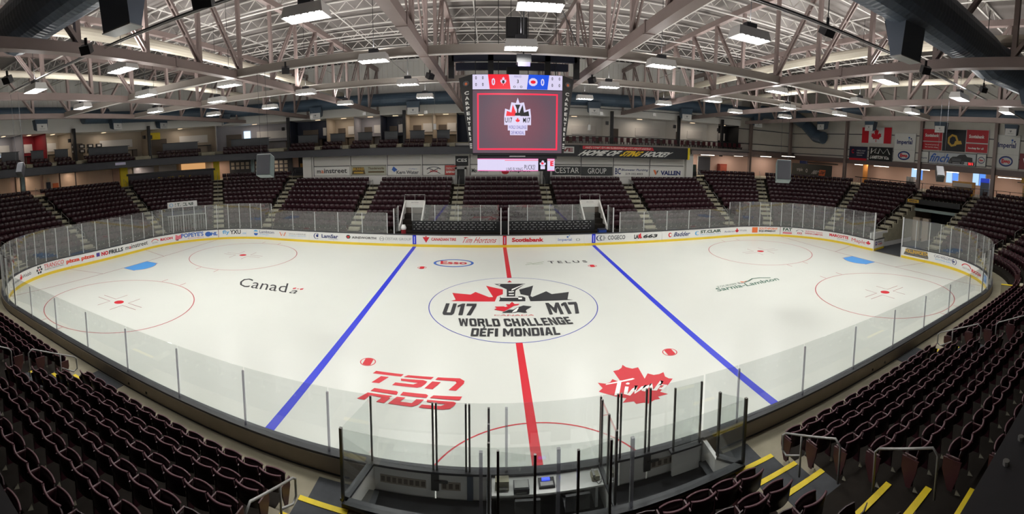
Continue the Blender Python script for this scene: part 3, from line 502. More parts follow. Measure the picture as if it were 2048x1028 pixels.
k = empty('telephone', (1.08, -13.22, .75), label='beige desk telephone at the right end of the white table', cat='telephone'); MB().box(1.0, 1.18, -13.3, -13.12, .75, .85, M_conc2).build('base', k); MB().cbox((1.05, -13.2, .87), (.05, .2, .04), M_rail).build('handset', k); MB().tube([(1.05, -13.3, .8), (1.12, -13.42, .77), (1.2, -13.36, .77), (1.22, -13.28, .77)], .008, M_black).build('cord', k)
for o_ in [o for o in bpy.data.objects if o.name in ('score_console', 'printer', 'receiver_box', 'telephone')]: o_.location += Vector((0, -.24, .26))
for x, lb in ((-.5, 'black office chair under the table, left of two'), (.55, 'black office chair under the table, right of two')):
    k = empty('office_chair', (x, -13.95, .04), label=lb, cat='chair', group='office chairs at the timekeeper table'); MB().box(x-.25, x+.25, -13.95, -13.55, .42, .5, M_blackp).build('seat', k); MB().bar((x-.26, -14.05, .72), (x+.26, -14.05, .72), .06, .34, M_blackp).build('backrest', k); MB().tube([(x, -13.8, .1), (x, -13.8, .42)], .03, M_steel).build('column', k)
    m = MB()
    for a in range(5): m.bar((x, -13.8, .08), (x + .26*cos(a*1.2566), -13.8 + .26*sin(a*1.2566), .06), .04, .03, M_blackp)
    m.build('star_base', k); k.location += Vector((0, -.05, .38))
# ================================================================ player benches on the far side
bn = empty('player_bench', (0, 14, 0), label='black team bench wall with rows of small white marks behind the far boards', cat='bench')
MB().box(-9.6, 9.6, 13.3, 14.8, -.02, .18, M_rubber).build('bench_floor', bn)
for a, b in ((-8.3, -.35), (-.3, .3), (.35, 8.3)):
    MB().box(a, b, 14.72, 14.9, .18, 1.95, M_black).build('back_wall', bn)
for a, b in ((-8.2, -.6), (.6, 8.2)):
    MB().box(a, b, 14.25, 14.6, .55, .62, M_rubber).build('seat', bn)
    for x in np.arange(a + .3, b, 1.5): MB().box(x, x + .06, 14.3, 14.55, .18, .55, M_steel).build('leg', bn)
for side, a, b in (('l', -8.3, -.35), ('r', .35, 8.3)):
    dd = Decal(lambda u, v, l: (u, 14.718 - .001 * min(l, 3), v))
    for r in range(4):
        z = 1.22 + .2 * r; n = 20
        for q in range(n):
            x = a + (b - a) * (q + .5 + .5 * (r % 2)) / n
            if x > b - .2: continue
            if q % 2: dd.rect(x - .13, x + .13, z - .018, z + .018, 'lgrey')
            else: dd.poly([(x - .05, z - .04), (x + .05, z - .04), (x, z + .05)], 'lgrey')
    dd.build('sponsor_print', bn, kind='stuff')
for a, b in ((-8.3, -6.2), (-6.2, -4.1), (-4.1, -2.1), (-2.1, -.45), (.45, 2.1), (2.1, 4.1), (4.1, 6.2), (6.2, 8.3)):
    MB().box(a+.01, b-.01, 14.78, 14.792, 1.95, 3.42, GLASS).build('glass_pane', bn)
    MB().box(a-.025, a+.025, 14.8, 14.85, 1.95, 3.4, M_alu).build('post', bn)
for x in (-.32, .32):
    MB().box(x-.045, x+.045, 13.02, 13.1, 1.05, 3.4, M_alu).build('post', bn); MB().box(x-.006, x+.006, 13.1, 14.7, 1.05, 3.4, GLASS).build('glass_pane', bn)
for s in (-1, 1):
    MB().box(*sorted((s*9.55, s*9.65)), 13.2, 14.9, 1.05, 3.2, GLASS).build('glass_pane', bn)
    for y in (13.15, 14.9): MB().box(s*9.6-.04, s*9.6+.04, y-.04, y+.04, .1, 3.3, M_alu).build('post', bn)
bk = empty('bottle_crate', (-9.0, 13.7, .18), label='stack of pale cups on a red cooler at the bench end', cat='cooler')
MB().tube([(-8.9, 13.8, .18), (-8.9, 13.8, 1.35)], .22, M_redp, 12).build('cooler', bk); MB().tube([(-8.9, 13.8, 1.35), (-8.9, 13.8, 1.5), (-8.9, 13.8, 1.75)], [.24, .26, .16], M_whitep, 12).build('lid', bk)
bk = empty('blue_bin', (8.7, 13.7, .18), label='blue bin at the right end of the benches', cat='bin'); MB().box(8.4, 9.1, 13.5, 14.1, .18, 1.25, mat('bin_blue', '1E3F8F', .5)).build('body', bk); MB().box(8.38, 9.12, 13.48, 14.12, 1.25, 1.3, M_navy).build('lid', bk)
# ================================================================ seating bowl
D1, TR = 1.45, .86
def rise(u):
    a = abs(u)
    if a > 70: return .34
    if a < 45: return .40
    t = (a - 45) / 25; return .40 - .06 * t
def base(u): return .93 if abs(u) > 60 else .98
def zrow(u, k): return base(u) + rise(u) * k
def nrows(u):
    a = abs(u); return 10 if a < 22.4 else (12 if a < 66 else 9)
HALF_A = .56
AIS = [4.5, 13.9, 22.9, 27.4, 34.4, 40.0, 46.9, 53.0, 60.6, 72.42, 81.07]
AISL = [4.5, 13.9, 23.3, 28.65, 35.1, 43.9, 51.5, 59.5, 72.42, 81.07]
aisles = sorted([-a for a in AISL] + AIS)
VOMS = [(-9.6, -7.5), (7.5, 9.6)]        # stair wells behind the benches, rows 0..3
TUN = (40.7, 46.2)                       # ice resurfacer tunnel under the right end, rows 0..7
def blocked(u, k):
    if any(a - .3 < u < b + .3 for a, b in VOMS) and k < 4: return True
    if abs(u) < 9.9 and k < 1: return True
    if TUN[0] - .5 < u < TUN[1] + .4 and k < 9: return True
    if -34.3 < u < -30.0 and k < 4: return True
    if abs(u) > UM - 4.75 + .0 and k < 1: return True
    return False
bowl = empty('seating_bowl', label='stepped concrete seating bowl around the rink', cat='terrace', kind='structure')
def zones():
    z = [-UM, -66, -22.4, 22.4, TUN[0], TUN[1], 66, UM]
    return list(zip(z, z[1:]))
# walkway ring skips the penalty box and the benches
def ringpart(m, u0, u1, d0, d1, z0, z1, mt): m.ubox(u0, u1, d0, d1, z0, z1, mt, .8)
wk = MB()
for a, b in ((-(UM - 4.45), -9.7), (9.7, GATE[0] - .2), (GATE[1] + .3, UM - 4.55)): ringpart(wk, a, b, .26, D1 + .02, .4, .6, M_conc)
for a, b in ((-UM, -(UM - 4.45)), (UM - 4.55, UM)): ringpart(wk, a, b, 1.6, D1 + .75, .2, .6, M_conc)
wk.build('walkway', bowl)
for k in range(12):
    m = MB()
    for a, b in zones():
        mid = (a + b) / 2
        if k >= nrows(mid) : continue
        if TUN[0] <= mid <= TUN[1] and k < 8: continue
        us = usamples(a, b, .8); prof_d = D1 + TR * k
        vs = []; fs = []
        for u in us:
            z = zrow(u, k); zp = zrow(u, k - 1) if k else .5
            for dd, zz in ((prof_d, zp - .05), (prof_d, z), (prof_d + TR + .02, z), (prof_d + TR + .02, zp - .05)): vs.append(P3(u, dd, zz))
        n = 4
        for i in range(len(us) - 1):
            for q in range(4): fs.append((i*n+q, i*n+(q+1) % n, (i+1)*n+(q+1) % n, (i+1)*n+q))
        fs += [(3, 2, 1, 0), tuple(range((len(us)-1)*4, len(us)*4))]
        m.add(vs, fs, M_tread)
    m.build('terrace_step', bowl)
# aisle steps
def stair(u, k0, k1, idx):
    lab = 'concrete aisle stair between seat blocks'
    st = empty('aisle_stair', P3(u, D1, .6), label=STL[idx], cat='stairs', group='aisle stairs of the seating bowl')
    near = abs(u) > 70
    for k in range(k0, k1):
        x, y, nx, ny = path(u, D1 + TR * k); z = zrow(u, k); r = rise(u); ang = atan2(-nx, ny)
        if not near:  # half step in front of each riser
            cx, cy, _, _ = path(u, D1 + TR * k - .2); MB().cbox((cx, cy, z - r * .75), (1.1, .42, r * .5), M_conc2, rz=ang).build('step', st)
            cx, cy, _, _ = path(u, D1 + TR * k + .14); MB().cbox((cx, cy, z + .006), (1.1, .24, .02), M_conc2, rz=ang).build('tread_edge', st)
        else:
            cx, cy, _, _ = path(u, D1 + TR * k + .43); MB().cbox((cx, cy, z + .001), (1.8, .86, .008), M_conc, rz=ang).build('tread', st)
            if k < 3: MB().cbox((cx, cy, z + .008), (1.12, .86, .012), M_rubber, rz=ang).build('mat', st)
            cx, cy, _, _ = path(u, D1 + TR * k + .07)
            if k != 3: MB().cbox((cx, cy, z + .018), (1.12, .13, .016), M_yel, rz=ang).build('nosing', st, label='yellow nosing strip')
    return st
STL = {}
def side(u):
    a = abs(u); lr = 'left' if u < 0 else 'right'
    return a, lr
for i, u in enumerate(aisles):
    a, lr = side(u)
    if a > 78: t = 'stair with yellow nosings beside the penalty box, %s of it' % lr
    elif a > 70: t = 'stair with yellow nosings in the near stand, far %s block edge' % lr
    elif a > 56: t = 'pale stair at the near %s corner of the stands' % lr
    elif a > 50: t = 'pale stair between %s end stand and near corner' % lr
    elif a > 45: t = 'pale stair on the near side of the %s tunnel' % lr
    elif a > 39.9: t = 'pale stair in the middle of the %s end stand' % lr
    elif a > 30: t = 'pale stair where the %s end stand starts to curve' % lr
    elif a > 26: t = 'pale stair in the middle of the far %s corner' % lr
    elif a > 20: t = 'pale stair between far side and far %s corner' % lr
    elif a > 10: t = 'pale stair on the far side, outer %s one' % lr
    else: t = 'pale stair behind the %s team bench on the far side' % lr
    STL[i] = t
    stair(u, 1 if a < 9.9 else 0, nrows(u), i)
for s in (-1, 1):
    for a, w in ((81.07, 'next to the penalty box, %s side'), (72.42, 'of the outer near stair, %s side')):
        x, y, nx, ny = path(s * a, .86 if a < 80 else 1.0); MB().cbox((x + (0 if a < 80 else -s * .2), y, .606), (1.5, 1.1, .012), M_rubber).build('floor_mat', label='dark rubber mat at the stair foot ' + w % ('left' if s > 0 and False else ('right' if s > 0 else 'left')), cat='mat')
# ---------------------------------------------------------------- seats
def shell(bulge, zs, half, th, n=8, y0=0):
    """curved panel: rows at heights zs [(z, y)], bulging in plan"""
    vs = []; fs = []
    for z, yy in zs:
        for i in range(n + 1):
            t = -1 + 2 * i / n; y = y0 + yy + bulge * (1 - t * t); vs.append((half * t, y, z))
        for i in range(n + 1):
            t = -1 + 2 * i / n; y = y0 + yy + bulge * (1 - t * t) + th; vs.append((half * t, y, z))
    R = 2 * (n + 1)
    for r in range(len(zs) - 1):
        for i in range(n):
            a = r * R + i; fs.append((a, a + 1, a + R + 1, a + R)); b = a + n + 1; fs.append((b + 1, b, b + R, b + R + 1))
        a = r * R; fs.append((a, a + R, a + R + n + 1, a + n + 1)); a = r * R + n; fs.append((a, a + n + 1, a + R + n + 1, a + R))
    for r, rev in ((0, 0), (len(zs) - 1, 1)):
        for i in range(n):
            a = r * R + i; q = (a, a + n + 1, a + n + 2, a + 1); fs.append(q[::-1] if rev else q)
    return vs, fs
# seat local frame: +y away from the ice (back), x along the row, z up from tread
def seat_meshes(n=8, lo=False):
    out = {}
    b = MB(); vs, fs = shell(.065, [(.42, -.02), (.62, .0), (.83, .05)], .255, .018, n); b.add(vs, fs, M_seat)
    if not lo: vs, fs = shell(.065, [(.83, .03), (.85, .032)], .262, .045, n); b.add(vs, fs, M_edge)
    out['backrest'] = b
    p = MB(); vs, fs = shell(-.045, [(.40, -.12), (.56, -.17), (.71, -.19)], .235, .02, n); p.add(vs, fs, M_seat)
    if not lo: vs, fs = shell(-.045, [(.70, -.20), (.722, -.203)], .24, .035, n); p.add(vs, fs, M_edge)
    out['seat_pan'] = p
    a = MB(); a.box(.257, .285, -.22, .06, .65, .675, M_arm); out['armrest'] = a
    s = MB(); s.box(.257, .283, -.17, .0, .1, .65, M_seat) if not lo else s.box(.26, .28, -.15, -.05, .1, .615, M_seat)
    s.add([(.24,.02,.02),(.30,.02,.02),(.27,.12,.02),(.255,.03,.1),(.285,.03,.1)], [(0,2,1),(0,1,4,3),(1,2,4),(2,0,3),(2,3,4)], M_brk); out['standard'] = s
    return out
protos = {k: m for k, m in seat_meshes(8).items()}
def mb_mesh(name, m):
    me = bpy.data.meshes.new(name); me.from_pydata(m.v, [], m.f)
    for q in m.mats: me.materials.append(q)
    me.polygons.foreach_set('material_index', m.m)
    me.update(); return me
PM = {k: mb_mesh(k, m) for k, m in protos.items()}
for k in ('backrest', 'seat_pan'): PM[k].polygons.foreach_set('use_smooth', [len(p.vertices) == 4 for p in PM[k].polygons]); 
ENDM = MB(); ENDM.add([(-.30,-.26,.63),(-.30,.10,.63),(-.30,.05,.35),(-.30,-.05,.05),(-.30,-.14,.05),(-.30,-.27,.4),(-.27,-.26,.63),(-.27,.10,.63),(-.27,.05,.35),(-.27,-.05,.05),(-.27,-.14,.05),(-.27,-.27,.4)],
    [(0,1,2,3,4,5),(11,10,9,8,7,6),(0,6,7,1),(1,7,8,2),(2,8,9,3),(3,9,10,4),(4,10,11,5),(5,11,6,0)], mat('end_panel', '4E2C30', .45))
END_ME = mb_mesh('end_panel', ENDM)
RI = RM.transposed()
def pix(x, y, z):
    v = RI @ (Vector((x, y, z)) - Vector(CAM)); return 1024 + FPX * atan2(v.x, v.y), CYP - FPX * v.z / hypot(v.x, v.y)
def blocks():
    e = [-UM] + aisles + [UM]
    return list(zip(e, e[1:]))
BN = {}
seats = []
PITCH_S = .56
for bi, (a, b) in enumerate(blocks()):
    mid = (a + b) / 2
    ga = 0 if a == -UM else HALF_A; gb = 0 if b == UM else HALF_A
    if abs(mid) > 81.07: continue                # behind the penalty box the front rows start lower: handled below
    for k in range(nrows(mid)):
        dd = D1 + TR * k + .52
        us = np.linspace(a, b, max(3, int((b - a) / .25))); P = np.array([path(u, dd)[:2] for u in us]); L = np.concatenate([[0], np.cumsum(np.hypot(*np.diff(P, axis=0).T))])
        tot = L[-1]; n = int((tot - ga - gb + .06) / PITCH_S)
        if n < 1: continue
        st = (tot - n * PITCH_S) / 2 if (ga == gb) else ga
        for i in range(n):
            l = st + PITCH_S * (i + .5); u = float(np.interp(l, L, us))
            if blocked(u, k): continue
            x, y, nx, ny = path(u, dd)
            if k > 9 and any(abs(x - 41.75) < .7 and abs(y - q) < .55 for q in (-5.65, 3.86, 15.7, -15)): continue
            seats.append((u, k, x, y, zrow(u, k), atan2(-nx, ny), bi, i, n))
for k in range(1, 9):   # block straight behind the penalty box
    for s in (-1, 1):
        for i in range(7):
            x = s * (.28 + .56 * i); u = s * (UM - abs(x)); xx, y, nx, ny = path(u, D1 + TR * k + .52)
            if abs(x) < 3.9: seats.append((u, k, x, y, zrow(u, k), atan2(-nx, ny), 99 if s > 0 else 98, i, 7))
cand = []
for t in seats:
    px, py = pix(t[2], t[3], t[4] + .6); dist = (Vector((t[2], t[3], t[4])) - Vector(CAM)).length
    if -20 < px < 2068 and py < 1045: cand.append((dist, t))
cand.sort(key=lambda q: q[0]); near = [t for _, t in cand[:300]]; nearset = set(id(t) for t in near)
ORD = ['first', 'second', 'third', 'fourth', 'fifth', 'sixth', 'seventh', 'eighth', 'ninth', 'tenth', 'eleventh', 'twelfth', '13th', '14th', '15th', '16th', '17th', '18th', '19th', '20th', '21st', '22nd', '23rd', '24th', '25th', '26th', '27th', '28th', '29th', '30th']
def blockname(u):
    a = abs(u); lr = 'left' if u < 0 else 'right'
    if a > 81.07: return 'centre block %s half' % lr
    if a > 72.42: return '%s middle block' % lr
    if a < (60.6 if u > 0 else 59.5): return ('%s end block' if a > (53 if u > 0 else 51.4) else '%s tunnel block') % lr
    return '%s corner block' % lr
def inst(name, me, parent, mw=None):
    o = bpy.data.objects.new(name, me); COL.objects.link(o); o.parent = parent; return o
for t in near:
    u, k, x, y, z, ang, bi, i, n = t
    nn = n - 1 - i if u > 0 else i
    if u < 0 and bi < 90: nn = i
    if bi in (98, 99): nn = i
    lab = 'maroon folding seat, %s row up, %s from the penalty box, %s' % (ORD[k], ORD[min(nn, 29)], blockname(u))
    e = empty('folding_seat', (x, y, z), label=lab, cat='seat', group='folding seats in the near stands', rz=ang)
    for nm in ('backrest', 'seat_pan', 'armrest', 'standard'): inst(nm, PM[nm], e)
    if i == 0: o = inst('end_panel', END_ME, e)
    if i == n - 1: o = inst('end_panel', END_ME, e); o.location = (.57, 0, 0)
# all the other seats: one real mesh each for the rest
lo = seat_meshes(3, True)
V = []; F = []; MI = []; mats_l = []
for nm in ('backrest', 'seat_pan', 'armrest', 'standard'):
    m = lo[nm]; k0 = len(V); V += m.v
    for f, mi in zip(m.f, m.m):
        F.append([q + k0 for q in f]); mt = m.mats[mi]
        if mt not in mats_l: mats_l.append(mt)
        MI.append(mats_l.index(mt))
V = np.array(V); rest = [t for t in seats if id(t) not in nearset]
def mass(name, lst, label, k_extra=None):
    allv = []; allf = []; allm = []
    for j, t in enumerate(lst):
        u, k, x, y, z, ang = t[:6]; c, s = cos(ang), sin(ang)
        W = np.column_stack([V[:, 0]*c - V[:, 1]*s + x, V[:, 0]*s + V[:, 1]*c + y, V[:, 2] + z]); allv.append(W)
        b0 = j * len(V); allf += [[q + b0 for q in f] for f in F]; allm += MI
    me = bpy.data.meshes.new(name); me.from_pydata(np.concatenate(allv).tolist(), [], allf)
    for q in mats_l: me.materials.append(q)
    me.polygons.foreach_set('material_index', allm); me.update()
    o = bpy.data.objects.new(name, me); COL.objects.link(o); tag(o, label, 'seats', None, 'stuff'); return o
# ---------------------------------------------------------------- hand rails
def rail_loop(pts, name='hand_rail', label='', r=.024, m=M_rail, group='aisle hand rails'):
    e = empty(name, pts[0][0], label=label, cat='hand rail', group=group)
    for p in pts: MB().tube(p, r, m, 8).build('rail_tube', e, smooth=True)
    return e
def near_rail(u, k0, k1, label, mid=True):
    def Q(k, h, du=0): x, y, _, _ = path(u + du, D1 + TR * k); return (x, y, zrow(u, k) + h)
    a, b = Q(k0, .0), Q(k1, .0); top0 = Q(k0, .86); top1 = (b[0], b[1], b[2] + .86)
    lp = [a, (a[0], a[1], a[2] + .78), (a[0], a[1] + (b[1]-a[1])*.06, a[2] + .88), (b[0], b[1] - (b[1]-a[1])*.08, b[2] + .88), (b[0], b[1], b[2] + .78), b]
    P = [lp]
    if mid:
        f = .35; mx = [a[i] + (b[i] - a[i]) * f for i in range(3)]
        P = [[(mx[0], mx[1], mx[2] - .1), (mx[0], mx[1], mx[2] + .88)], [(b[0], b[1], b[2]), (b[0], b[1], b[2]+.78), (b[0], b[1]-(b[1]-a[1])*.08, b[2]+.88), (a[0], a[1]+(b[1]-a[1])*.06, a[2]+.88), (a[0], a[1], a[2]+.78), (a[0], a[1], a[2]+.42), (a[0], a[1]+(b[1]-a[1])*.08, a[2]+.36), (mx[0], mx[1], mx[2]+.4)]]
    rail_loop(P, label=label)
near_rail(UM - 5.0, .9, 2.9, 'grey tube hand rail on the stair right of the penalty box, lower one')
near_rail(UM - 5.0, 3.9, 5.4, 'grey tube hand rail on the stair right of the penalty box, upper one', False)
near_rail(UM - 5.0, 6.6, 8.2, 'grey tube hand rail on the stair right of the penalty box, topmost', False)
near_rail(-(UM - 5.0), .9, 2.9, 'grey tube hand rail on the stair left of the penalty box, lower one')
near_rail(-(UM - 5.0), 3.9, 5.4, 'grey tube hand rail on the stair left of the penalty box, upper one', False)
for s, lr in ((-1, 'left'), (1, 'right')):
    near_rail(s * 72.42, .3, 2.4, 'grey tube hand rail on the near %s outer stair, lower one' % lr)
    near_rail(s * 72.42, 3.1, 4.6, 'grey tube hand rail on the near %s outer stair, middle one' % lr, False)
    near_rail(s * 72.42, 5.6, 7.1, 'grey tube hand rail on the near %s outer stair, upper one' % lr, False)
for u in aisles:
    if abs(u) > 70: continue
    a, lr = side(u); ps = []
    n = nrows(u)
    for k in range(1 if a > 9.9 else 2, n - 1, 3):
        def Q(k, h): x, y, _, _ = path(u, D1 + TR * k); return (x, y, zrow(u, k) + h)
        ps.append([Q(k, 0), Q(k, .8), Q(k + .1, .86), Q(k + 1.4, .86), Q(k + 1.5, .8), Q(k + 1.5, -.2)])
    rail_loop(ps, label='thin rail, ' + STL[aisles.index(u)], r=.018)
# ---------------------------------------------------------------- stair wells behind the benches
for (a, b), lr in zip(VOMS, ('left', 'right')):
    v = empty('stair_well', ((a + b) / 2, 16, 0), label='white walled stair well rising behind the %s end of the benches' % lr, cat='stair well')
    yb = 12.95 + D1 + TR * 4
    for x in (a, b):
        m = MB(); x0, x1 = (x, x + .14) if x == a else (x - .14, x)
        m.add([(x0, 14.9, .2), (x1, 14.9, .2), (x1, 14.9, 1.3), (x0, 14.9, 1.3), (x0, yb, .2), (x1, yb, .2), (x1, yb, 3.45), (x0, yb, 3.45)], [(0,3,2,1),(4,5,6,7),(0,1,5,4),(1,2,6,5),(2,3,7,6),(3,0,4,7)], M_wallw); m.build('side_wall', v)
    MB().box(a, b, yb - .12, yb, 2.75, 3.45, M_wallw).build('lintel', v)
    MB().box(a + .14, b - .14, yb - .06, yb, .2, 2.75, M_brown).build('door', v)
    dd = Decal(lambda p, q, l: (p, yb - .122 - .002 * l, q)); dd.text('SECTION', a + .7, b - .7, 3.2, 3.28, 'dgrey'); dd.build('lettering', v)
    MB().tube([(a + .05, yb - .3, 3.45), (a + .05, yb, 4.0), (b - .05, yb, 4.0), (b - .05, yb - .3, 3.45)], .03, M_rail).build('top_rail', v)
    for x in (a + .05, (a+b)/2, b - .05): MB().tube([(x, yb, 3.45), (x, yb, 4.0)], .02, M_rail).build('rail_post', v)
    MB().box(a, b, 14.9, yb, .0, .2, M_conc).build('well_floor', v)
# resurfacer tunnel at the right end
tn = empty('tunnel', (35, 0, 0), label='dark ice resurfacer tunnel opening under the right end stand', cat='tunnel')
zt = zrow(40, 8)
def TP(u, d, z): return P3(u, d, z)
MB().ubox(TUN[0], TUN[1], D1 + TR * 8 - .3, D1 + TR * 8 + .1, zt - .75, zt - .45, mat('tunnel_beam', '7F8E8C', .5)).build('header_beam', tn)
MB().ubox(TUN[0], TUN[1], D1 + TR * 8 + 3.8, D1 + TR * 8 + 4.0, 0, zt - .5, M_black).build('rear_wall', tn)
MB().ubox(TUN[0] - .1, TUN[0] + .05, .4, D1 + TR * 8 + 4, 0, 1.6, M_whitep).build('side_wall', tn)
MB().ubox(TUN[1] - .05, TUN[1] + .1, .4, D1 + TR * 8 + 4, 0, 1.6, M_dgrey).build('side_wall', tn)
MB().ubox(TUN[0], TUN[1], .3, D1 + TR * 8 + 4, -.02, .02, M_rubber).build('tunnel_floor', tn)
m = MB()
for uu in (TUN[0], TUN[1]):
    for k in range(8): m.ubox(uu - .08, uu + .08, D1 + TR * k, D1 + TR * (k + 1), .5, zrow(uu, k) + .02, M_conc2)
m.build('stepped_side', tn)
MB().ubox(TUN[0], TUN[1], D1 + TR * 8, D1 + TR * 8 + .05, zt - .4, zt + .55, M_black).build('parapet', tn)
dd = Decal(lambda x, y, l: P3(x, D1 + TR * 8 - .004 * l - .01, y)); dd.rect(39.6, 41.1, zt + .1, zt + .45, 'gold'); dd.text('ARENA', 39.8, 40.9, zt + .18, zt + .38, 'black', .03); dd.build('small_sign', tn)
for y, w_, lb in ((1.7, .9, 'farther'), (.5, .8, 'nearer')):
    MB().cbox((38.6, y, 1.4), (.5, w_, 2.6), M_tan).build('stored_panel', label='tan panel stored inside the resurfacer tunnel, %s one' % lb, cat='panel')
gt = empty('player_gate', P3(-32.1, 3, .6), label='grey barred gate with white sign above it behind the far left glass', cat='gate')
MB().ubox(-34.2, -30.1, D1 + TR * 4 - .1, D1 + TR * 4, .6, 2.6, M_dgrey).build('rear_wall', gt)
for u in np.arange(-34.2, -30.0, .28): MB().ubox(u, u + .06, 1.7, 1.75, .6, 2.5, M_rail).build('bar', gt)
MB().ubox(-34.3, -30.0, 1.65, 1.8, 2.5, 2.6, M_rail).build('cross_rail', gt)
MB().ubox(-33.4, -30.6, D1 + TR * 3, D1 + TR * 3 + .05, 3.1, 3.75, M_whitep).build('sign_board', gt)
dd = Decal(lambda x, y, l: P3(x, D1 + TR * 3 - .004 * l, y)); dd.text('ST. CLAIR', -32.7, -30.8, 3.25, 3.6, 'dgreen', .03); dd.ring(-33.05, 3.42, .15, .18, .05, 'lblue', 14); dd.build('lettering', gt)
# ledge in front of the camera's balcony
bal = empty('near_balcony', (0, -21.7, 7), label='dark steel parapet of the balcony in front of the viewer', cat='parapet')
MB().box(-16, 16, -21.87, -21.71, 7.0, 7.8, mat('parapet_grey', '3A3A3F', .5, noise=.05)).build('parapet_box', bal)
MB().box(-16, 16, -26.5, -21.87, 6.85, 7.0, M_black).build('balcony_floor', bal)
for x, y in ((-.26, -21.75), (-.36, -21.745)):
    MB().tube([(x, y, 7.8), (x, y, 7.81)], .008, M_rail).build('bolt', bal)

cw = empty('corner_barrier', P3(61.8, 2, .6), label='khaki barrier wall with yellow edge at the near right corner of the walkway', cat='barrier')
MB().ubox(61.75, 61.9, .9, 3.2, .58, 1.35, M_conc2).build('wall_panel', cw); MB().ubox(61.73, 61.92, .9, 3.2, 1.35, 1.38, M_yel).build('top_edge', cw)
cw = empty('white_platform', P3(61.2, 4, 2), label='white camera platform with rails at the right frame edge', cat='platform')
MB().ubox(61.3, 62.2, 3.3, 4.4, 2.2, 2.28, M_whitep).build('deck', cw); MB().ubox(61.3, 61.35, 3.3, 4.4, 1.3, 2.2, M_whitep).build('side_panel', cw)
x0_, y0_, _, _ = path(61.4, 3.3); x1_, y1_, _, _ = path(61.4, 5.2)
MB().tube([(x0_, y0_, 2.2), (x0_, y0_, 3.0), (x1_, y1_, 3.6), (x1_, y1_, 2.8)], .03, M_rail, 8).build('rail', cw, smooth=True)
# ================================================================ roof
rf = MB(); rf.box(-49, 49, -36, 29, 18.5, 18.7, M_roof); roof = rf.build('ceiling', kind='structure', label='silvery insulated roof deck above white joists')
WY = [-9.9 + 3.4 * k for k in range(-6, 11)]          # truss panel points along y
TXS = [-30.5, -22.5, -13.8, -4.1, 4.1, 13.8, 22.5, 30.5]
TN = ['leftmost', 'second from the left', 'third from the left', 'just left of the scoreboard', 'just right of the scoreboard', 'third from the right', 'second from the right', 'rightmost']
for tx, tn_ in zip(TXS, TN):
    t = empty('roof_truss', (tx, 0, 12.45), label='taupe steel roof truss running away from the viewer, ' + tn_, cat='truss', group='long roof trusses')
    y0, y1 = -31, 24.5 if abs(tx) < 29 else 23.5
    m = MB(); m.box(tx - .17, tx + .17, y0, y1, 12.46, 12.84, M_truss); m.box(tx - .2, tx + .2, y0, y1, 12.44, 12.47, M_truss); m.build('bottom_chord', t)
    MB().box(tx - .17, tx + .17, y0, y1, 17.25, 17.62, M_truss).build('top_chord', t)
    for i, y in enumerate(WY):
        if y > y1: continue
        MB().box(tx - .09, tx + .09, y - .1, y + .1, 12.84, 17.25, M_truss).build('web_post', t)
        j = i + 1 if y > 0 else i - 1
        if 0 <= j < len(WY) and WY[j] < y1 + .1:
            yt = WY[j]; m = MB()
            for dx in (-.09, .09): m.bar((tx + dx, y, 12.9), (tx + dx, yt, 17.25), .06, .15, M_truss)
            for f in (.25, .5, .75): q = (y + (yt - y) * f, 12.9 + 4.35 * f); m.bar((tx - .1, q[0], q[1]), (tx + .1, q[0], q[1]), .12, .12, M_truss)
            m.build('web_diagonal', t)
    if abs(tx) < 20:
        for y in (-8.3, -3.65, 3.95): MB().box(tx - .2, tx + .2, y - .06, y + .06, 12.42, 12.9, M_truss).build('splice_plate', t)
for y, nm in ((-3.65, 'in front of the scoreboard'), (3.95, 'behind the scoreboard')):
    t = empty('tie_beam', (0, y, 12.5), label='pale grey cross beam joining the trusses %s' % nm, cat='beam', group='cross beams')
    for a, b in zip(TXS, TXS[1:]):
        m = MB(); m.box(a + .18, b - .18, y - .04, y + .04, 12.52, 12.92, M_beam); m.box(a + .18, b - .18, y - .13, y + .13, 12.50, 12.53, M_joist); m.build('beam_segment', t)
for j in range(13):
    y = 5.1 + 3.4 * (j - 7)
    e = empty('bar_joist', (0, y, 17.7), label='white open web roof joist, %s line from the far wall' % ORD[12 - j], cat='joist', group='white roof joists')
    m = MB(); m.box(-41.5, 41.5, y - .06, y + .06, 17.68, 17.75, M_joist); m.build('bottom_chord', e)
    MB().box(-41.5, 41.5, y - .06, y + .06, 18.36, 18.42, M_joist).build('top_chord', e)
    m = MB(); p = .62; n = int(82 / p)
    for i in range(n):
        xa = -41 + i * p; za, zb = (17.74, 18.36) if i % 2 == 0 else (18.36, 17.74); m.bar((xa, y, za), (xa + p, y, zb), .05, .05, M_joist)
    m.build('web_bars', e, kind='stuff')
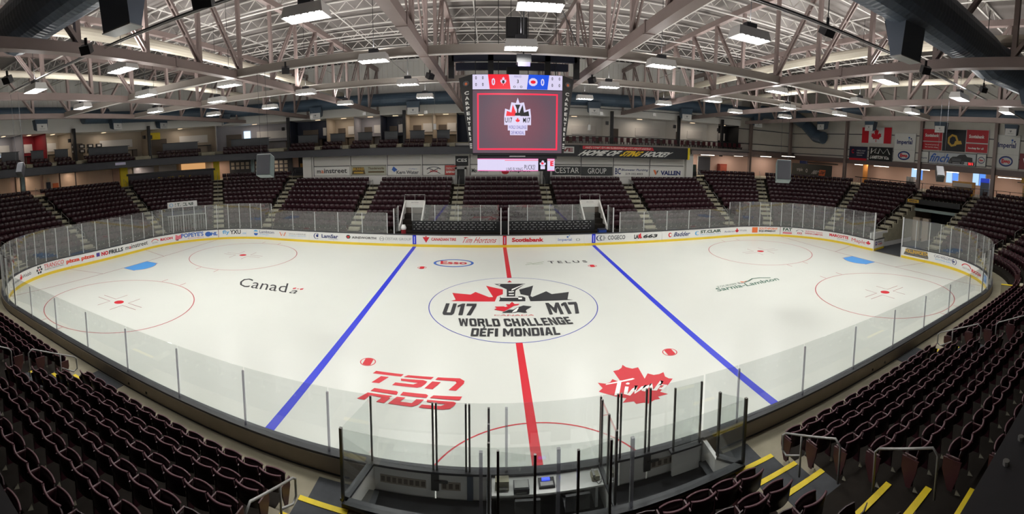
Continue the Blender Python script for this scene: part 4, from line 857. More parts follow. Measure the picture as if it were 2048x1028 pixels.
# sprinkler mains and branch pipes
PIPES = [((-41, -1.2, 16.4), (41, -1.2, 16.4), .05), ((-41, -6.2, 16.2), (41, -6.2, 16.2), .05), ((-41, 7, 16.6), (41, 7, 16.6), .045), ((-41, 13.6, 16.6), (41, 13.6, 16.6), .045),
         ((-10.6, -28, 16.9), (-10.6, 26, 16.9), .04), ((10.6, -28, 16.9), (10.6, 26, 16.9), .04), ((-2.2, -4, 17.0), (-2.2, 26, 17.0), .04), ((2.4, -4, 17.0), (2.4, 26, 17.0), .04), ((-18, -28, 16.9), (-18, 26, 16.9), .04), ((18, -28, 16.9), (18, 26, 16.9), .04), ((-26.5, -28, 16.9), (-26.5, 26, 16.9), .04), ((26.5, -28, 16.9), (26.5, 26, 16.9), .04)]
for i, (a, b, r) in enumerate(PIPES):
    lab = ('white pipe running left to right under the roof, %s' if abs(a[1] - b[1]) < 1 else 'white pipe running away under the roof, %s') % (['in front of the scoreboard hoist', 'nearest the viewer', 'behind the scoreboard', 'toward the far wall', 'left of the scoreboard bay', 'right of the scoreboard bay', 'over the left half of the scoreboard', 'over the right half of the scoreboard', 'in the third left bay', 'in the third right bay', 'in the outer left bay', 'in the outer right bay'][i])
    MB().tube([a, b], r, M_joist, 6).build('sprinkler_pipe', label=lab, cat='pipe', group='white sprinkler pipes')
for q, (z_, y_) in enumerate(((12.95, -11.9), (12.75, -12.2))):
    for s, lr in ((-1, 'left'), (1, 'right')):
        MB().tube([(s * 4.3, y_, z_), (s * 40, y_, z_)], .03, M_joist if q else M_black, 6).build('cable_rod', label='%s rod crossing the %s bays above the near stands' % (('black', 'white')[q], lr), cat='rod')
for s, lr in ((-1, 'left'), (1, 'right')):
    MB().tube([(s * 8.5, -30, 16.3), (s * 46, 4, 16.3)], .28, mat('cream_duct', 'C8C0B0', .5), 12).build('round_pipe', label='thick cream pipe crossing diagonally under the %s roof' % lr, cat='pipe') if 0 else None
    MB().tube([(s * 18.1, -30, 14.9), (s * 18.1, 24, 14.9)], .3, mat('cream_duct', 'C8C0B0', .5), 12).build('round_pipe', label='thick cream pipe between two trusses on the %s' % lr, cat='pipe')
    MB().tube([(s * 26.5, -30, 14.9), (s * 26.5, 24, 14.9)], .24, mat('cream_duct', 'C8C0B0', .5), 12).build('round_pipe', label='thinner cream pipe in the outer bay on the %s' % lr, cat='pipe')
# ---------------------------------------------------------------- high bay fixtures
def lampname(i):
    x, y = LIGHTS[i]; lr = 'left' if x < -1 else ('right' if x > 1 else 'centre')
    return lr
srt = sorted(range(len(LIGHTS)), key=lambda i: LIGHTS[i][0])
for r, i in enumerate(srt):
    x, y = LIGHTS[i]
    row = 'near' if y < -8 else 'second' if y < -1 else 'third' if y < 7 else 'far'
    e = empty('high_bay_lamp', (x, y, 12.4), label='glowing high bay lamp, %s row, %s counting from the left wall' % (row, ORD[sorted([q for q in srt if ('near' if LIGHTS[q][1] < -8 else 'second' if LIGHTS[q][1] < -1 else 'third' if LIGHTS[q][1] < 7 else 'far') == row], key=lambda q: LIGHTS[q][0]).index(i)]), cat='lamp', group='high bay lamps')
    m = MB(); m.box(x-.58, x+.58, y-.28, y+.28, 12.52, 12.58, M_whitep)
    m.add([(x-.58,y-.28,12.58),(x+.58,y-.28,12.58),(x+.58,y+.28,12.58),(x-.58,y+.28,12.58),(x-.64,y-.36,12.27),(x+.64,y-.36,12.27),(x+.64,y+.36,12.27),(x-.64,y+.36,12.27)], [(0,1,5,4),(1,2,6,5),(2,3,7,6),(3,0,4,7)], M_whitep); m.build('reflector', e)
    for q in range(6):
        xx = x - .5 + .2 * q; MB().tube([(xx, y - .26, 12.46), (xx, y + .26, 12.46)], .035, M_lens, 6).build('lamp_tube', e)
    for q in range(7): MB().box(x - .63 + .2 * q, x - .57 + .2 * q, y - .34, y + .34, 12.26, 12.32, M_whitep).build('louvre_blade', e)
    m = MB(); m.box(x-.2, x+.2, y-.12, y+.12, 12.58, 12.78, M_dgrey); m.build('driver_box', e)
    MB().tube([(x, y, 12.78), (x, y, 17.7)], .012, M_black, 5).build('cable', e)
# ---------------------------------------------------------------- ducts
def seam_tube(m, pts, r, mt, n=20):
    m.tube(pts, r, mt, n)
def duct(name_label, pts, r, mt=M_duct, parent=None, rings=True, step=.18):
    e = empty('air_duct', pts[0], label=name_label, cat='duct'); m = MB()
    out = []; rr = []
    for a, b in zip(pts, pts[1:]):
        a, b = Vector(a), Vector(b); L = (b - a).length; n = max(2, int(L / step))
        for i in range(n + (b == Vector(pts[-1]))): out.append(a + (b - a) * i / n); rr.append(r * (1.0 + (.012 if i % 2 else 0)))
    m.tube(out, rr, mt, 20); m.build('duct_body', e, smooth=False); return e
ZD = 13.9; RD = .78
def dpath(us, d, z): return [P3(u, d, z) for u in us]
duct('blue grey round duct along the far wall', dpath(usamples(-38, 22, 1.2), 10.3, ZD) + [(33, 23.25, ZD + .1)], RD * .9)
duct('blue grey duct on the left end wall', [(-41.2, -12, 14.6), (-41.2, 3, 14.6), (-41.2, 9.2, 14.6)], .55)
e = duct('blue grey duct elbow dropping down the far right wall', [(33, 23.6, 14.3), (38.6, 23.6, 14.4), (40.6, 22.9, 13.4), (40.75, 20.6, 11.6), (40.8, 19.2, 11.4)], .85)
duct('short blue grey duct end high on the right', [(36.5, 20, 15.0), (40.8, 12.0, 15.0)], .6)
duct('blue grey duct on the right end wall', [(41.2, -12, 14.6), (41.2, 0, 14.6), (41.2, 5.3, 14.6)], .6)
duct('huge dark round duct at the top right', [(5.5, -14.2, 13.9), (16.4, -14.2, 13.9), (17.2, -14.3, 13.7), (21.5, -15.3, 13.7)], .92, M_duct2, step=.11)
duct('huge dark round duct at the top left', [(-7.5, -14.6, 14.0), (-16.4, -14.6, 14.0)], .95, M_duct2, step=.11)
# diffusers: tapered box, sign
def logo3(d, cx, cy, r):
    for k in range(3): a = k * 2.094 + .5; d.disc(cx + r*.5*cos(a), cy + r*.5*sin(a), r*.42, r*.42, 'dgrey', 6)
DIF = [((-20.66, 22.6), 's'), ((-9.38, 22.6), 's'), ((9.94, 22.6), 's'), ((21.09, 22.6), 's'), ((31.71, 22.8), 's'), ((-31.6, 19.9), 'd'), ((-39.2, -1.2), 'e'), ((-39.2, 8.75), 'e'), ((-38.3, 15.4), 'e'), ((40.0, 10.27), 'w'), ((40.0, .32), 'w'), ((40.0, -8.0), 'w'), ((38.8, 17.5), 'w')]
DL = ['second from the left of the scoreboard', 'just left of the scoreboard', 'just right of the scoreboard', 'above the right suites', 'right of the suites', 'at the far left corner', 'nearest on the left end', 'middle one on the left end', 'third on the left end', 'over the right wall between flag and signs', 'over the right wall above the red signs', 'nearest on the right end', 'above the elbow duct on the right']
for (c, o), lb in zip(DIF, DL):
    x, y = c; rz = {'s': 0, 'd': -.75, 'e': pi / 2, 'w': -pi / 2}[o]
    e = empty('duct_diffuser', (x, y, 12.2), label='blue grey duct outlet with small white sign, ' + lb, cat='diffuser', group='duct outlets with white signs')
    R = Matrix.Rotation(rz, 3, 'Z')
    def G(p, q, z): v = R @ Vector((p, q, 0)); return (x + v.x, y + v.y, z)
    m = MB(); m.add([G(-.6,-.39,12.3),(G(.6,-.39,12.3)),G(.6,.3,12.5),G(-.6,.3,12.5),G(-.75,-.39,13.5),G(.75,-.39,13.5),G(.62,.5,13.5),G(-.62,.5,13.5)], [(0,3,2,1),(4,5,6,7),(0,1,5,4),(1,2,6,5),(2,3,7,6),(3,0,4,7)], M_duct); m.build('outlet', e)
    dz = .2 if o in 'ew' else 0
    m = MB(); m.add([G(-.6,-.44,12.12+dz),G(.6,-.44,12.12+dz),G(.6,-.40,12.12+dz),G(-.6,-.40,12.12+dz),G(-.6,-.44,12.85+dz),G(.6,-.44,12.85+dz),G(.6,-.40,12.85+dz),G(-.6,-.40,12.85+dz)], [(0,3,2,1),(4,5,6,7),(0,1,5,4),(1,2,6,5),(2,3,7,6),(3,0,4,7)], M_whitep); m.build('sign_plate', e)
    d = Decal(lambda u, v, l: G(u, -.442 - .003 * l, v + dz)); logo3(d, 0, 12.58, .13); d.text('TRANSCO', -.32, .32, 12.3, 12.38, 'dgrey'); d.build('lettering', e)
def bigdif(x, y, rz, z0, label):
    e = empty('duct_diffuser', (x, y, z0), label=label, cat='diffuser'); R = Matrix.Rotation(rz, 3, 'Z')
    def G(p, q, z): v = R @ Vector((p, q, 0)); return (x + v.x, y + v.y, z)
    m = MB(); F6 = [(0,3,2,1),(4,5,6,7),(0,1,5,4),(1,2,6,5),(2,3,7,6),(3,0,4,7)]
    m.add([G(-.52,-.05,z0),G(.52,-.05,z0),G(.52,.4,z0),G(-.52,.4,z0),G(-.52,-.5,z0+1.6),G(.52,-.5,z0+1.6),G(.52,.55,z0+1.6),G(-.52,.55,z0+1.6)], F6, M_duct2); m.build('hood', e)
    m = MB(); m.add([G(-.46,-.08,z0+.06),G(.46,-.08,z0+.06),G(.46,-.06,z0+.06),G(-.46,-.06,z0+.06),G(-.46,-.47,z0+1.2),G(.46,-.47,z0+1.2),G(.46,-.45,z0+1.2),G(-.46,-.45,z0+1.2)], F6, M_black)
    m.build('grille', e)
    m = MB(); m.add([G(-.012,-.10,z0+.06),G(.012,-.10,z0+.06),G(.012,-.06,z0+.06),G(-.012,-.06,z0+.06),G(-.012,-.485,z0+1.2),G(.012,-.485,z0+1.2),G(.012,-.45,z0+1.2),G(-.012,-.45,z0+1.2)], F6, M_steel); m.build('mullion', e)
    m = MB(); m.add([G(-.54,-.09,z0-.03),G(.54,-.09,z0-.03),G(.54,.43,z0-.03),G(-.54,.43,z0-.03),G(-.54,-.09,z0),G(.54,-.09,z0),G(.54,.43,z0),G(-.54,.43,z0)], F6, M_rail); m.build('bottom_frame', e)
bigdif(10.35, -14.0, pi * .97, 11.95, 'dark louvred outlet hanging from the huge top right duct')
bigdif(-10.1, -14.2, pi * 1.03, 12.1, 'dark louvred outlet hanging from the huge top left duct')
bigdif(20.0, -15.4, pi, 12.1, 'dark louvred outlet at the right frame edge')
# ---------------------------------------------------------------- outer walls
def wall(name, x0, x1, y0, y1, z0, z1, m=M_wall): return MB().box(x0, x1, y0, y1, z0, z1, m).build(name, kind='structure')
wall('wall_far', -49, 49, 28.0, 28.3, -.4, 18.6); wall('wall_left', -49.3, -49, -36, 28.3, -.4, 18.6); wall('wall_right', 49, 49.3, -36, 28.3, -.4, 18.6); wall('wall_near', -49, 49, -36.3, -36, -.4, 18.6)
# upper right wall with girts and columns
uw = empty('upper_wall', (42, 0, 8), label='pale upper wall above the right end concourse', cat='wall', kind='structure')
MB().box(42.0, 42.25, -30, 27, 8.3, 18.4, M_wall).build('wall_sheet', uw); MB().box(30.2, 42.1, 26.8, 27.0, 9.0, 18.4, M_wall).build('wall_sheet', uw)
for z in (9.0, 9.95, 12.0, 14.0): MB().box(41.9, 42.0, -30, 26.8, z, z + .1, M_dgrey).build('girt', uw); MB().box(30.2, 42, 26.7, 26.8, z, z + .1, M_dgrey).build('girt', uw)
MB().box(41.85, 42.1, -30, 26.8, 8.1, 8.75, mat('red_beam', '6E5F5C', .5)).build('edge_beam', uw); MB().box(30.2, 42.1, 26.5, 26.8, 8.2, 9.0, mat('red_beam', '6E5F5C', .5)).build('edge_beam', uw)
for x, y, lb in ((41.75, -5.65, 'between the red sign and the tall white oil sign'), (41.75, 3.86, 'left of the red bank signs'), (41.75, 15.7, 'left of the navy sign'), (40.9, 26.3, 'in the far right corner'), (33.4, 26.3, 'right of the suites'), (41.75, -15, 'nearest on the right end')):
    e = empty('column', (x, y, 5.7), label='grey steel column of the right wall, ' + lb, cat='column', group='right wall columns')
    m = MB(); m.box(x-.2, x-.14, y-.2, y+.2, 5.6, 17.6, M_truss); m.box(x+.14, x+.2, y-.2, y+.2, 5.6, 17.6, M_truss); m.box(x-.14, x+.14, y-.04, y+.04, 5.6, 17.6, M_truss); m.build('shaft', e)
    MB().box(x-.3, x+.3, y-.3, y+.3, 5.55, 5.65, M_truss).build('base_plate', e)
# ================================================================ far side sign wall, balcony, suites
DW = 10.45
sw = empty('sign_wall', (0, 23.4, 5), label='white panelled wall with advertising boards behind the far seats', cat='wall', kind='structure')
MB().box(-22.2, 21.9, 23.5, 23.7, 4.4, 9.0, M_wallw).build('wall_sheet', sw)
for a, b in ((-21.66, -17.11), (-17.0, -12.77), (-12.65, -8.84), (-8.67, -5.12), (-3.42, .9), (1.0, 5.2), (5.25, 8.8), (8.85, 12.5), (12.6, 17.0), (17.08, 21.5)):
    MB().box(a + .06, b - .06, 23.44, 23.5, 6.72, 7.78, mat('panel_grey', 'CFCCC6', .5)).build('wall_panel', sw)
    m = MB(); m.box(a - .01, a + .04, 23.4, 23.46, 5.5, 7.8, M_dgrey); m.box(a, b, 23.41, 23.46, 6.66, 6.72, M_dgrey); m.build('panel_frame', sw)
def wallsign(name, a, b, z0, z1, bg, fn, label, y=23.44, th=.05, frame=None, cat='sign', map3=None, parentless=True):
    """flat sign facing -y between x=a..b"""
    e = empty(name, ((a + b) / 2, y, z0), label=label, cat=cat)
    m = MB(); m.box(a, b, y - th, y, z0, z1, bg if not isinstance(bg, str) else mat('sign_' + bg, bg, .5)); m.build('plate', e)
    if frame: m = MB(); f = .04; m.box(a-f, b+f, y-th-.01, y, z1, z1+f, frame); m.box(a-f, b+f, y-th-.01, y, z0-f, z0, frame); m.box(a-f, a, y-th-.01, y, z0, z1, frame); m.box(b, b+f, y-th-.01, y, z0, z1, frame); m.build('frame', e)
    d = Decal(lambda u, v, l: (a + (b - a) * u, y - th - .004 - .003 * l, z0 + (z1 - z0) * v)); d.asp = (b - a) / (z1 - z0); fn(d); d.build('lettering', e); return e
W_ = 'E6E5E0'
wallsign('wall_sign', -21.6, -17.15, 5.62, 6.62, W_, lambda d: (d.text('m', .08, .19, .25, .6, 'black', .02), d.text('a', .2, .275, .25, .6, 'orange', .02), d.text('instreet', .285, .93, .25, .8, 'black', .02), d.text('credit union', .6, .9, .1, .2, 'grey')), 'white wall sign reading mainstreet in dark grey, leftmost of the far wall')
wallsign('wall_sign', -17.0, -12.8, 5.6, 6.66, 'A8A898', lambda d: (d.poly([(.03, .1), (.42, .1), (.38, .85), (.07, .85)], mat('print_brown', '5B4A2A', .5)), d.text('BRUNNER', .06, .39, .5, .8, 'gold', .02), d.rect(.09, .36, .2, .35, 'gold'), d.text('Thunderworks', .5, .95, .6, .85, mat('print_brown', '5B4A2A', .5), .03), d.rect(.5, .95, .25, .42, mat('print_brown', '5B4A2A', .5))), 'olive wall sign with brown plaque left, right of the mainstreet sign')
wallsign('wall_sign', -12.6, -8.9, 5.55, 6.6, W_, lambda d: (d.poly([(.12, .6), (.2, .35), (.3, .6), (.18, .95)], 'blue'), d.text('Kern Water', .27, .95, .12, .5, 'dgrey', .03), d.text('Culligan', .65, .9, .6, .72, 'blue')), 'white wall sign with blue drop')
wallsign('wall_sign', -8.6, -6.2, 5.55, 6.6, W_, lambda d: (d.ring(.5, .5, .32, .35, .07, 'dgrey', 14, .3, 2.9), d.line([(.2, .15), (.75, .75)], .06, 'dgrey'), d.line([(.8, .15), (.25, .75)], .06, 'dgrey'), d.text('XXX', .3, .7, .3, .5, 'red', .04)), 'white wall sign with crossed tools')
wallsign('wall_sign', -6.1, -5.15 + .0, 5.55, 6.6, W_, lambda d: 0, 'narrow plain white board beside the red building trades sign') if 0 else None
wallsign('wall_sign', -6.15, -4.9, 5.55, 6.6, 'B83A35', lambda d: (d.text('CONSTRUCTION', .08, .95, .58, .8, 'white', .0), d.text('SARNIA', .08, .95, .2, .45, 'white', .04)), 'red wall sign with two rows of white capitals')
wallsign('wall_sign', -3.3, -.2, 5.5, 6.5, W_, lambda d: (d.text('Mo', .02, .2, .3, .75, 'black', .04), d.text('Donalds', .22, .6, .3, .5, 'grey')), 'white wall sign half hidden left of the lower scoreboard')
wallsign('wall_sign', -.1, 5.15, 5.5, 6.5, W_, lambda d: (d.text('napoli', .2, .62, .25, .75, 'black', .02), d.disc(.1, .4, .08, .3, 'red', 10)), 'white wall sign hidden behind the lower scoreboard')
wallsign('wall_sign', 5.25, 8.8, 5.55, 6.5, '2F3233', lambda d: (d.text('CESTAR', .18, .95, .2, .85, 'white', .0),), 'black wall sign with CESTAR in serif capitals')
wallsign('wall_sign', 8.9, 12.5, 5.5, 6.48, '2F3233', lambda d: (d.text('GROUP', .2, .8, .2, .82, 'white', .0),), 'black wall sign with GROUP in serif capitals')
wallsign('wall_sign', 12.65, 17.0, 5.35, 6.45, W_, lambda d: (d.text('BC', .04, .2, .25, .9, 'navy', .02), d.text('Bluewater Plumbing', .22, .97, .55, .85, 'navy', .02, .1), d.text('519-332-4003', .33, .82, .2, .42, 'dgrey', .02)), 'white wall sign with dark blue monogram and phone number')
wallsign('wall_sign', 17.1, 21.4, 5.25, 6.4, W_, lambda d: (d.poly([(.1, .8), (.16, .8), (.2, .5), (.17, .25)], 'orange'), d.poly([(.2, .7), (.26, .8), (.2, .3)], 'dgrey'), d.text('VALLEN', .32, .93, .28, .75, 'navy', .05)), 'white wall sign reading VALLEN in navy')
bn2 = wallsign('banner', 8.4, 21.3, 7.55, 8.85, '15171D', lambda d: (d.poly([(.02, .68), (.66, .68), (.65, .95), (.02, .95)], 'red'), d.text('WELCOME TO PROGRESSIVE AUTO SALES ARENA', .04, .63, .74, .89, 'white', .0, .15), d.text('HOME OF', .01, .34, .14, .6, 'white', .05, .15), d.text('STING', .37, .54, .14, .6, 'yellow', .05, .15), d.text('HOCKEY', .57, .82, .14, .6, 'white', .05, .15)), 'long black banner reading HOME OF STING HOCKEY under the right suites', y=21.98, th=.06, cat='banner')
MB().box(21.25, 21.5, 21.86, 21.98, 7.5, 8.9, M_yel).build('yellow_edge', bn2)
wallsign('banner', 4.2, 8.35, 7.6, 8.85, '15171D', lambda d: (d.rect(.15, .85, .3, .85, 'lgrey'), d.text('LIVE', .35, .82, .42, .75, mat('print_maroon', '7A2F38', .4), .05)), 'black banner panel with LIVE right of the scoreboard', y=21.98, th=.06, cat='banner')
for x, lb in ((-4.4, 'left'), (4.9, 'right')):   # doors / camera platform shafts behind seats
    e = empty('lift_shaft', (x, 23.0, 4.2), label='narrow grey doorway frame at the top of the far seats, %s of the scoreboard' % lb, cat='doorway')
    MB().box(x-.62, x-.4, 22.9, 23.4, 4.3, 6.4, M_rail).build('jamb', e); MB().box(x+.4, x+.62, 22.9, 23.38, 4.3, 6.4, M_rail).build('jamb', e); MB().box(x-.62, x+.62, 22.9, 23.38, 6.2, 6.45, M_rail).build('head', e)
    MB().box(x-.4, x+.4, 23.2, 23.4, 4.3, 6.2, M_black).build('opening', e)
wallsign('wall_sign', -5.0, -3.6, 6.55, 7.6, '1B1D20', lambda d: d.text('CES', .1, .9, .4, .75, 'white', .02), 'small black sign with CES left of the scoreboard')
# ---- balconies
lb_ = empty('left_balcony', (-20, 22, 7.9), label='dark grey balcony front sweeping round the left end and far side', cat='balcony', kind='structure')
MB().ubox(-62, 4.2, 9.05, 9.3, 7.85, 8.62, M_dgrey, .8).build('fascia', lb_); MB().ubox(-62, 4.2, 9.3, 15.0, 7.85, 8.05, M_dgrey, .8).build('slab', lb_)
MB().ubox(-62, 4.2, 9.0, 9.35, 8.62, 8.66, M_black, .8).build('top_rail', lb_)
MB().ubox(-62, 4.2, 9.3, 10.1, 8.05, 8.3, M_dgrey, .8).build('lower_step', lb_); MB().ubox(-62, 4.2, 10.1, 10.9, 8.05, 8.75, M_dgrey, .8).build('middle_step', lb_)
MB().ubox(-62, 4.2, 10.9, 15.0, 8.05, 9.1, M_conc2, .8).build('upper_step', lb_)
rb_ = empty('right_balcony', (15, 22, 8.9), label='pale steel balcony front carrying the right suites', cat='balcony', kind='structure')
MB().box(4.2, 30.2, 22.0, 22.25, 8.78, 9.05, mat('edge_tan', '77706A', .5)).build('fascia', rb_); MB().box(4.2, 30.2, 22.1, 28, 8.7, 8.85, M_dgrey).build('slab', rb_)
MB().box(22, 30.2, 22.3, 22.6, 8.2, 8.7, M_truss).build('support_beam', rb_)
m = MB(); m.box(4.2, 30.2, 22.02, 22.07, 9.82, 9.87, M_black); m.build('hand_rail', rb_)
m = MB()
for x in np.arange(4.3, 30.2, .16): m.box(x-.008, x+.008, 22.03, 22.05, 9.05, 9.82, M_black)
m.build('balusters', rb_, kind='stuff')
# bulkhead above suites
bh = empty('suite_bulkhead', (0, 24.5, 12.3), label='pale bulkhead wall above the suites', cat='wall', kind='structure')
MB().ubox(-62, 4.5, 11.4, 11.6, 12.35, 18.4, M_wallw, .8).build('wall_sheet', bh); MB().box(4.5, 30.2, 24.3, 24.5, 12.2, 18.4, M_wallw).build('wall_sheet', bh)
MB().ubox(-62, 4.5, 11.6, 15.0, 12.35, 12.45, M_wallw, .8).build('soffit', bh); MB().box(4.5, 30.2, 24.5, 28, 12.2, 12.3, M_wallw).build('soffit', bh)
MB().box(4.5, 30.2, 24.25, 24.3, 13.0, 13.06, M_dgrey).build('wall_line', bh)
m = MB()
for u in np.arange(-60, 30, .6):
    x, y, nx, ny = path(u, 11.39) if u < 4.5 else (u, 24.29, 0, 1); m.cbox((x, y, 16.6), (.05, .03, 3.0), M_wall, rz=atan2(-nx, ny))
m.build('cladding_ribs', bh, kind='stuff')
MB().ubox(-62, 4.5, 14.6, 14.8, 8.0, 12.4, M_tan, .8).build('suite_rear_wall', bh); MB().box(4.5, 30.2, 27.6, 27.8, 8.8, 12.3, M_tan).build('suite_rear_wall', bh)
# suites: (u0, u1, wall material, items)
def upt(u, d, z): return P3(u, d, z) if u < 4.5 else (u, 12.95 + d, z)
def ub(m, u0, u1, d0, d1, z0, z1, mt):
    if u1 <= 4.5: m.ubox(u0, u1, d0, d1, z0, z1, mt, .8)
    else: m.box(u0, u1, 12.95 + d0, 12.95 + d1, z0, z1, mt)
    return m
M_suiteg = mat('suite_grey', '9C9AA0', .6); M_cyan = mat('window_glow', 'BFD9F5', .5, emit=1.6); M_mon = mat('tv_dark', '22242A', .2); M_whiteb = mat('white_board', 'D3D0CC', .5)
SUITES = [(-56, -51.5, M_navy, 'dark blue walls and a lit counter'), (-51.5, -48.2, M_suiteg, 'grey walls and a bright window'), (-48.2, -44.8, M_suiteg, 'a white panel and dark shelf'), (-44.8, -41.9, M_redp, 'red walls'), (-41.9, -38.6, M_tan, 'a cream panel and grey benches'),
    (-38.6, -33.2, M_tan, 'four framed pictures on the rear wall'), (-33.2, -28.6, M_tan, 'a yellow and black wall box'), (-28.6, -23.6, M_suiteg, 'a small blue window'), (-23.6, -20.3, M_navy, 'dark columns and lit shelves'), (-20.3, -16.8, M_tan, 'a wide grey door'),
    (-16.8, -13.6, M_suiteg, 'a plain dark partition'), (-13.6, -10.7, M_navy, 'navy walls and a tan screen'), (-10.7, -7.6, M_tan, 'a cream panel and brown door'), (-7.6, -4.9, M_tan, 'two doors and a hanging lamp'), (-4.9, 4.2, M_navy, 'navy walls behind the scoreboard'),
    (4.6, 12.4, M_wallw, 'a tall dark cabinet'), (12.4, 20.8, M_wallw, 'a brown door and red chairs'), (20.8, 26.9, M_wallw, 'beige booths'), (26.9, 30.1, M_black, 'black walls at the right end')]
for i, (a, b, wm, lb) in enumerate(SUITES):
    m_ = (a + b) / 2; z0 = 9.1 if b <= 4.5 else 8.86
    e = empty('suite', upt(m_, 13, z0), label='balcony suite with %s, %s from the left' % (lb, ORD[i]), cat='suite', group='balcony suites')
    for uu in (a, b):
        n = MB(); ub(n, uu - .05 if uu == b else uu, uu if uu == b else uu + .05, 11.6, 14.6, z0 - .04, 12.35, wm); n.build('partition', e)
    n = MB(); ub(n, a + .05, b - .05, 14.5, 14.6, z0 - .04, 12.35, wm); n.build('rear_wall', e)
    wd = b - a
    n = MB(); ub(n, a + .12 * wd, a + .12 * wd + .95, 14.42, 14.5, z0, z0 + 2.15, M_brown); n.build('door', e)
    n = MB(); ub(n, b - .5 * wd, b - .12 * wd, 14.42, 14.5, z0 + 1.35, z0 + 2.35, M_whiteb); n.build('white_panel', e)
    n = MB(); ub(n, b - .55 * wd, b - .08 * wd, 13.9, 14.5, z0 + .9, z0 + .98, M_black); ub(n, b - .55 * wd, b - .5 * wd, 13.95, 14.5, z0, z0 + .9, M_brown); ub(n, b - .13 * wd, b - .08 * wd, 13.95, 14.5, z0, z0 + .9, M_brown); n.build('counter', e)
    if wm in (M_suiteg,) and i < 9:
        n = MB(); ub(n, a + .22 * wd + .6, a + .22 * wd + 1.0, 14.4, 14.44, z0 + 1.0, z0 + 2.5, M_cyan); n.build('lit_window', e)
    if b < 4.5 and i != 14:
        n = MB(); ub(n, a + .2 * wd, a + .72 * wd, 11.0, 11.08, z0 + .4, z0 + 1.35, mat('bar_front', '4A4D52', .5)); n.build('drink_rail_front', e)
        n = MB(); ub(n, a + .18 * wd, a + .74 * wd, 10.85, 11.15, z0 + 1.35, z0 + 1.4, M_black); n.build('drink_rail_top', e)
        n = MB(); ub(n, a + .76 * wd, a + .97 * wd, 9.6, 10.9, z0 - 1.0, z0 - .1, M_conc2); n.build('step_block', e)
    elif b > 4.5:
        for q in range(int(wd / .75)):
            n = MB(); uu = a + .4 + .75 * q; n.box(uu - .2, uu + .2, 23.0, 23.4, z0 + .42, z0 + .48, mat('chair_red', '5E1F2A', .5)); n.box(uu - .2, uu + .2, 23.38, 23.44, z0 + .48, z0 + .95, mat('chair_red', '5E1F2A', .5)); n.box(uu-.18, uu-.14, 23.05, 23.35, z0, z0+.42, M_steel); n.box(uu+.14, uu+.18, 23.05, 23.35, z0, z0+.42, M_steel)
            tag(n.build('suite_chair'), 'red high chair behind the black rail, %s of its row in the %s suite' % (ORD[q], ORD[i]), 'chair', 'red chairs in the right suites')
        MB().box(a + .3, b - .3, 22.7, 22.95, z0 + .95, z0 + 1.0, M_black).build('drink_rail_top', e)
    if i == 5:
        for q in range(4):
            for r in range(2):
                n = MB(); uu = a + .8 + .55 * q; ub(n, uu, uu + .38, 14.4, 14.5, z0 + 1.55 - .6 * r, z0 + 2.0 - .6 * r, M_black); n.build('picture_frame', e)
                n = MB(); ub(n, uu + .09, uu + .29, 14.38, 14.4, z0 + 1.65 - .6 * r, z0 + 1.9 - .6 * r, M_whiteb); n.build('picture', e)
    if i == 6: n = MB(); ub(n, a + .3, a + 1.1, 14.2, 14.5, z0 + 2.1, z0 + 3.0, M_yel); ub(n, a + .15, a + .6, 14.15, 14.2, z0 + 2.2, z0 + 2.7, M_black); n.build('wall_box', e)
    x, y, nx, ny = (path(m_, 12.9) if b < 4.5 else (m_, 26, 0, 1))
    area_light('suite_lamp', (x, y, 12.3 if b < 4.5 else 12.1), min(1.5, wd * .4), .4, 26 if wm not in (M_navy, M_black) else 10, (1, .86, .72))
    n = MB(); n.cbox((x, y, 12.33 if b < 4.5 else 12.18), (.6, .3, .03), mat('warm_lens', 'FFE0B8', .5, emit=1.5)); n.build('ceiling_lamp', e)
cols = [(-56.2, 'at the left frame edge'), (-48.2, 'between the window suite and the white panel suite'), (-38.6, 'left of the framed pictures'), (-33.2, 'right of the framed pictures'), (-23.6, 'at the far left corner'), (-10.7, 'left of the scoreboard'), (12.4, 'right of the scoreboard'), (20.8, 'behind the sting banner'), (26.95, 'at the end of the right suites')]
for u, lb in cols:
    x, y, nx, ny = path(u, 10.9) if u < 4.5 else (u, 23.7, 0, 1); e = empty('balcony_column', (x, y, 8), label='black steel column rising from the balcony, ' + lb, cat='column', group='black balcony columns')
    MB().cbox((x, y, 10.4), (.32, .32, 4.7), M_black, rz=atan2(-nx, ny)).build('shaft', e)
    MB().cbox((x - .5 * ny - .1, y - .1 + .5 * nx, 11.4), (.3, .25, .4), M_blackp).build('speaker', e)
# suite seats on the balcony (added to the seat mass)
for (a, b, wm, lb) in SUITES[:14]:
    wd = b - a
    for dd, zz in ((9.75, 8.3), (10.45, 8.75)):
        u = a + .12 * wd
        while u < a + .74 * wd:
            x, y, nx, ny = path(u, dd); rest.append((u, 0, x, y, zz, atan2(-nx, ny), 0, 0, 0)); u += .56 * (REF / (R0 + dd) if SX < abs(u) < C1 else 1)
mass('seat_mass', rest, 'all the remaining maroon folding seats around the bowl and on the balcony')
m = MB(); m.box(-3.7, 3.7, 0, 0, 0, 0, M_black) if 0 else None
tag(MB().ubox(-36.2, -35.4, 9.0, 9.04, 8.2, 8.5, mat('sign_glow', 'D8D4F0', .5)).build('fascia_sign'), 'small pale sign fixed on the dark balcony front', 'sign')
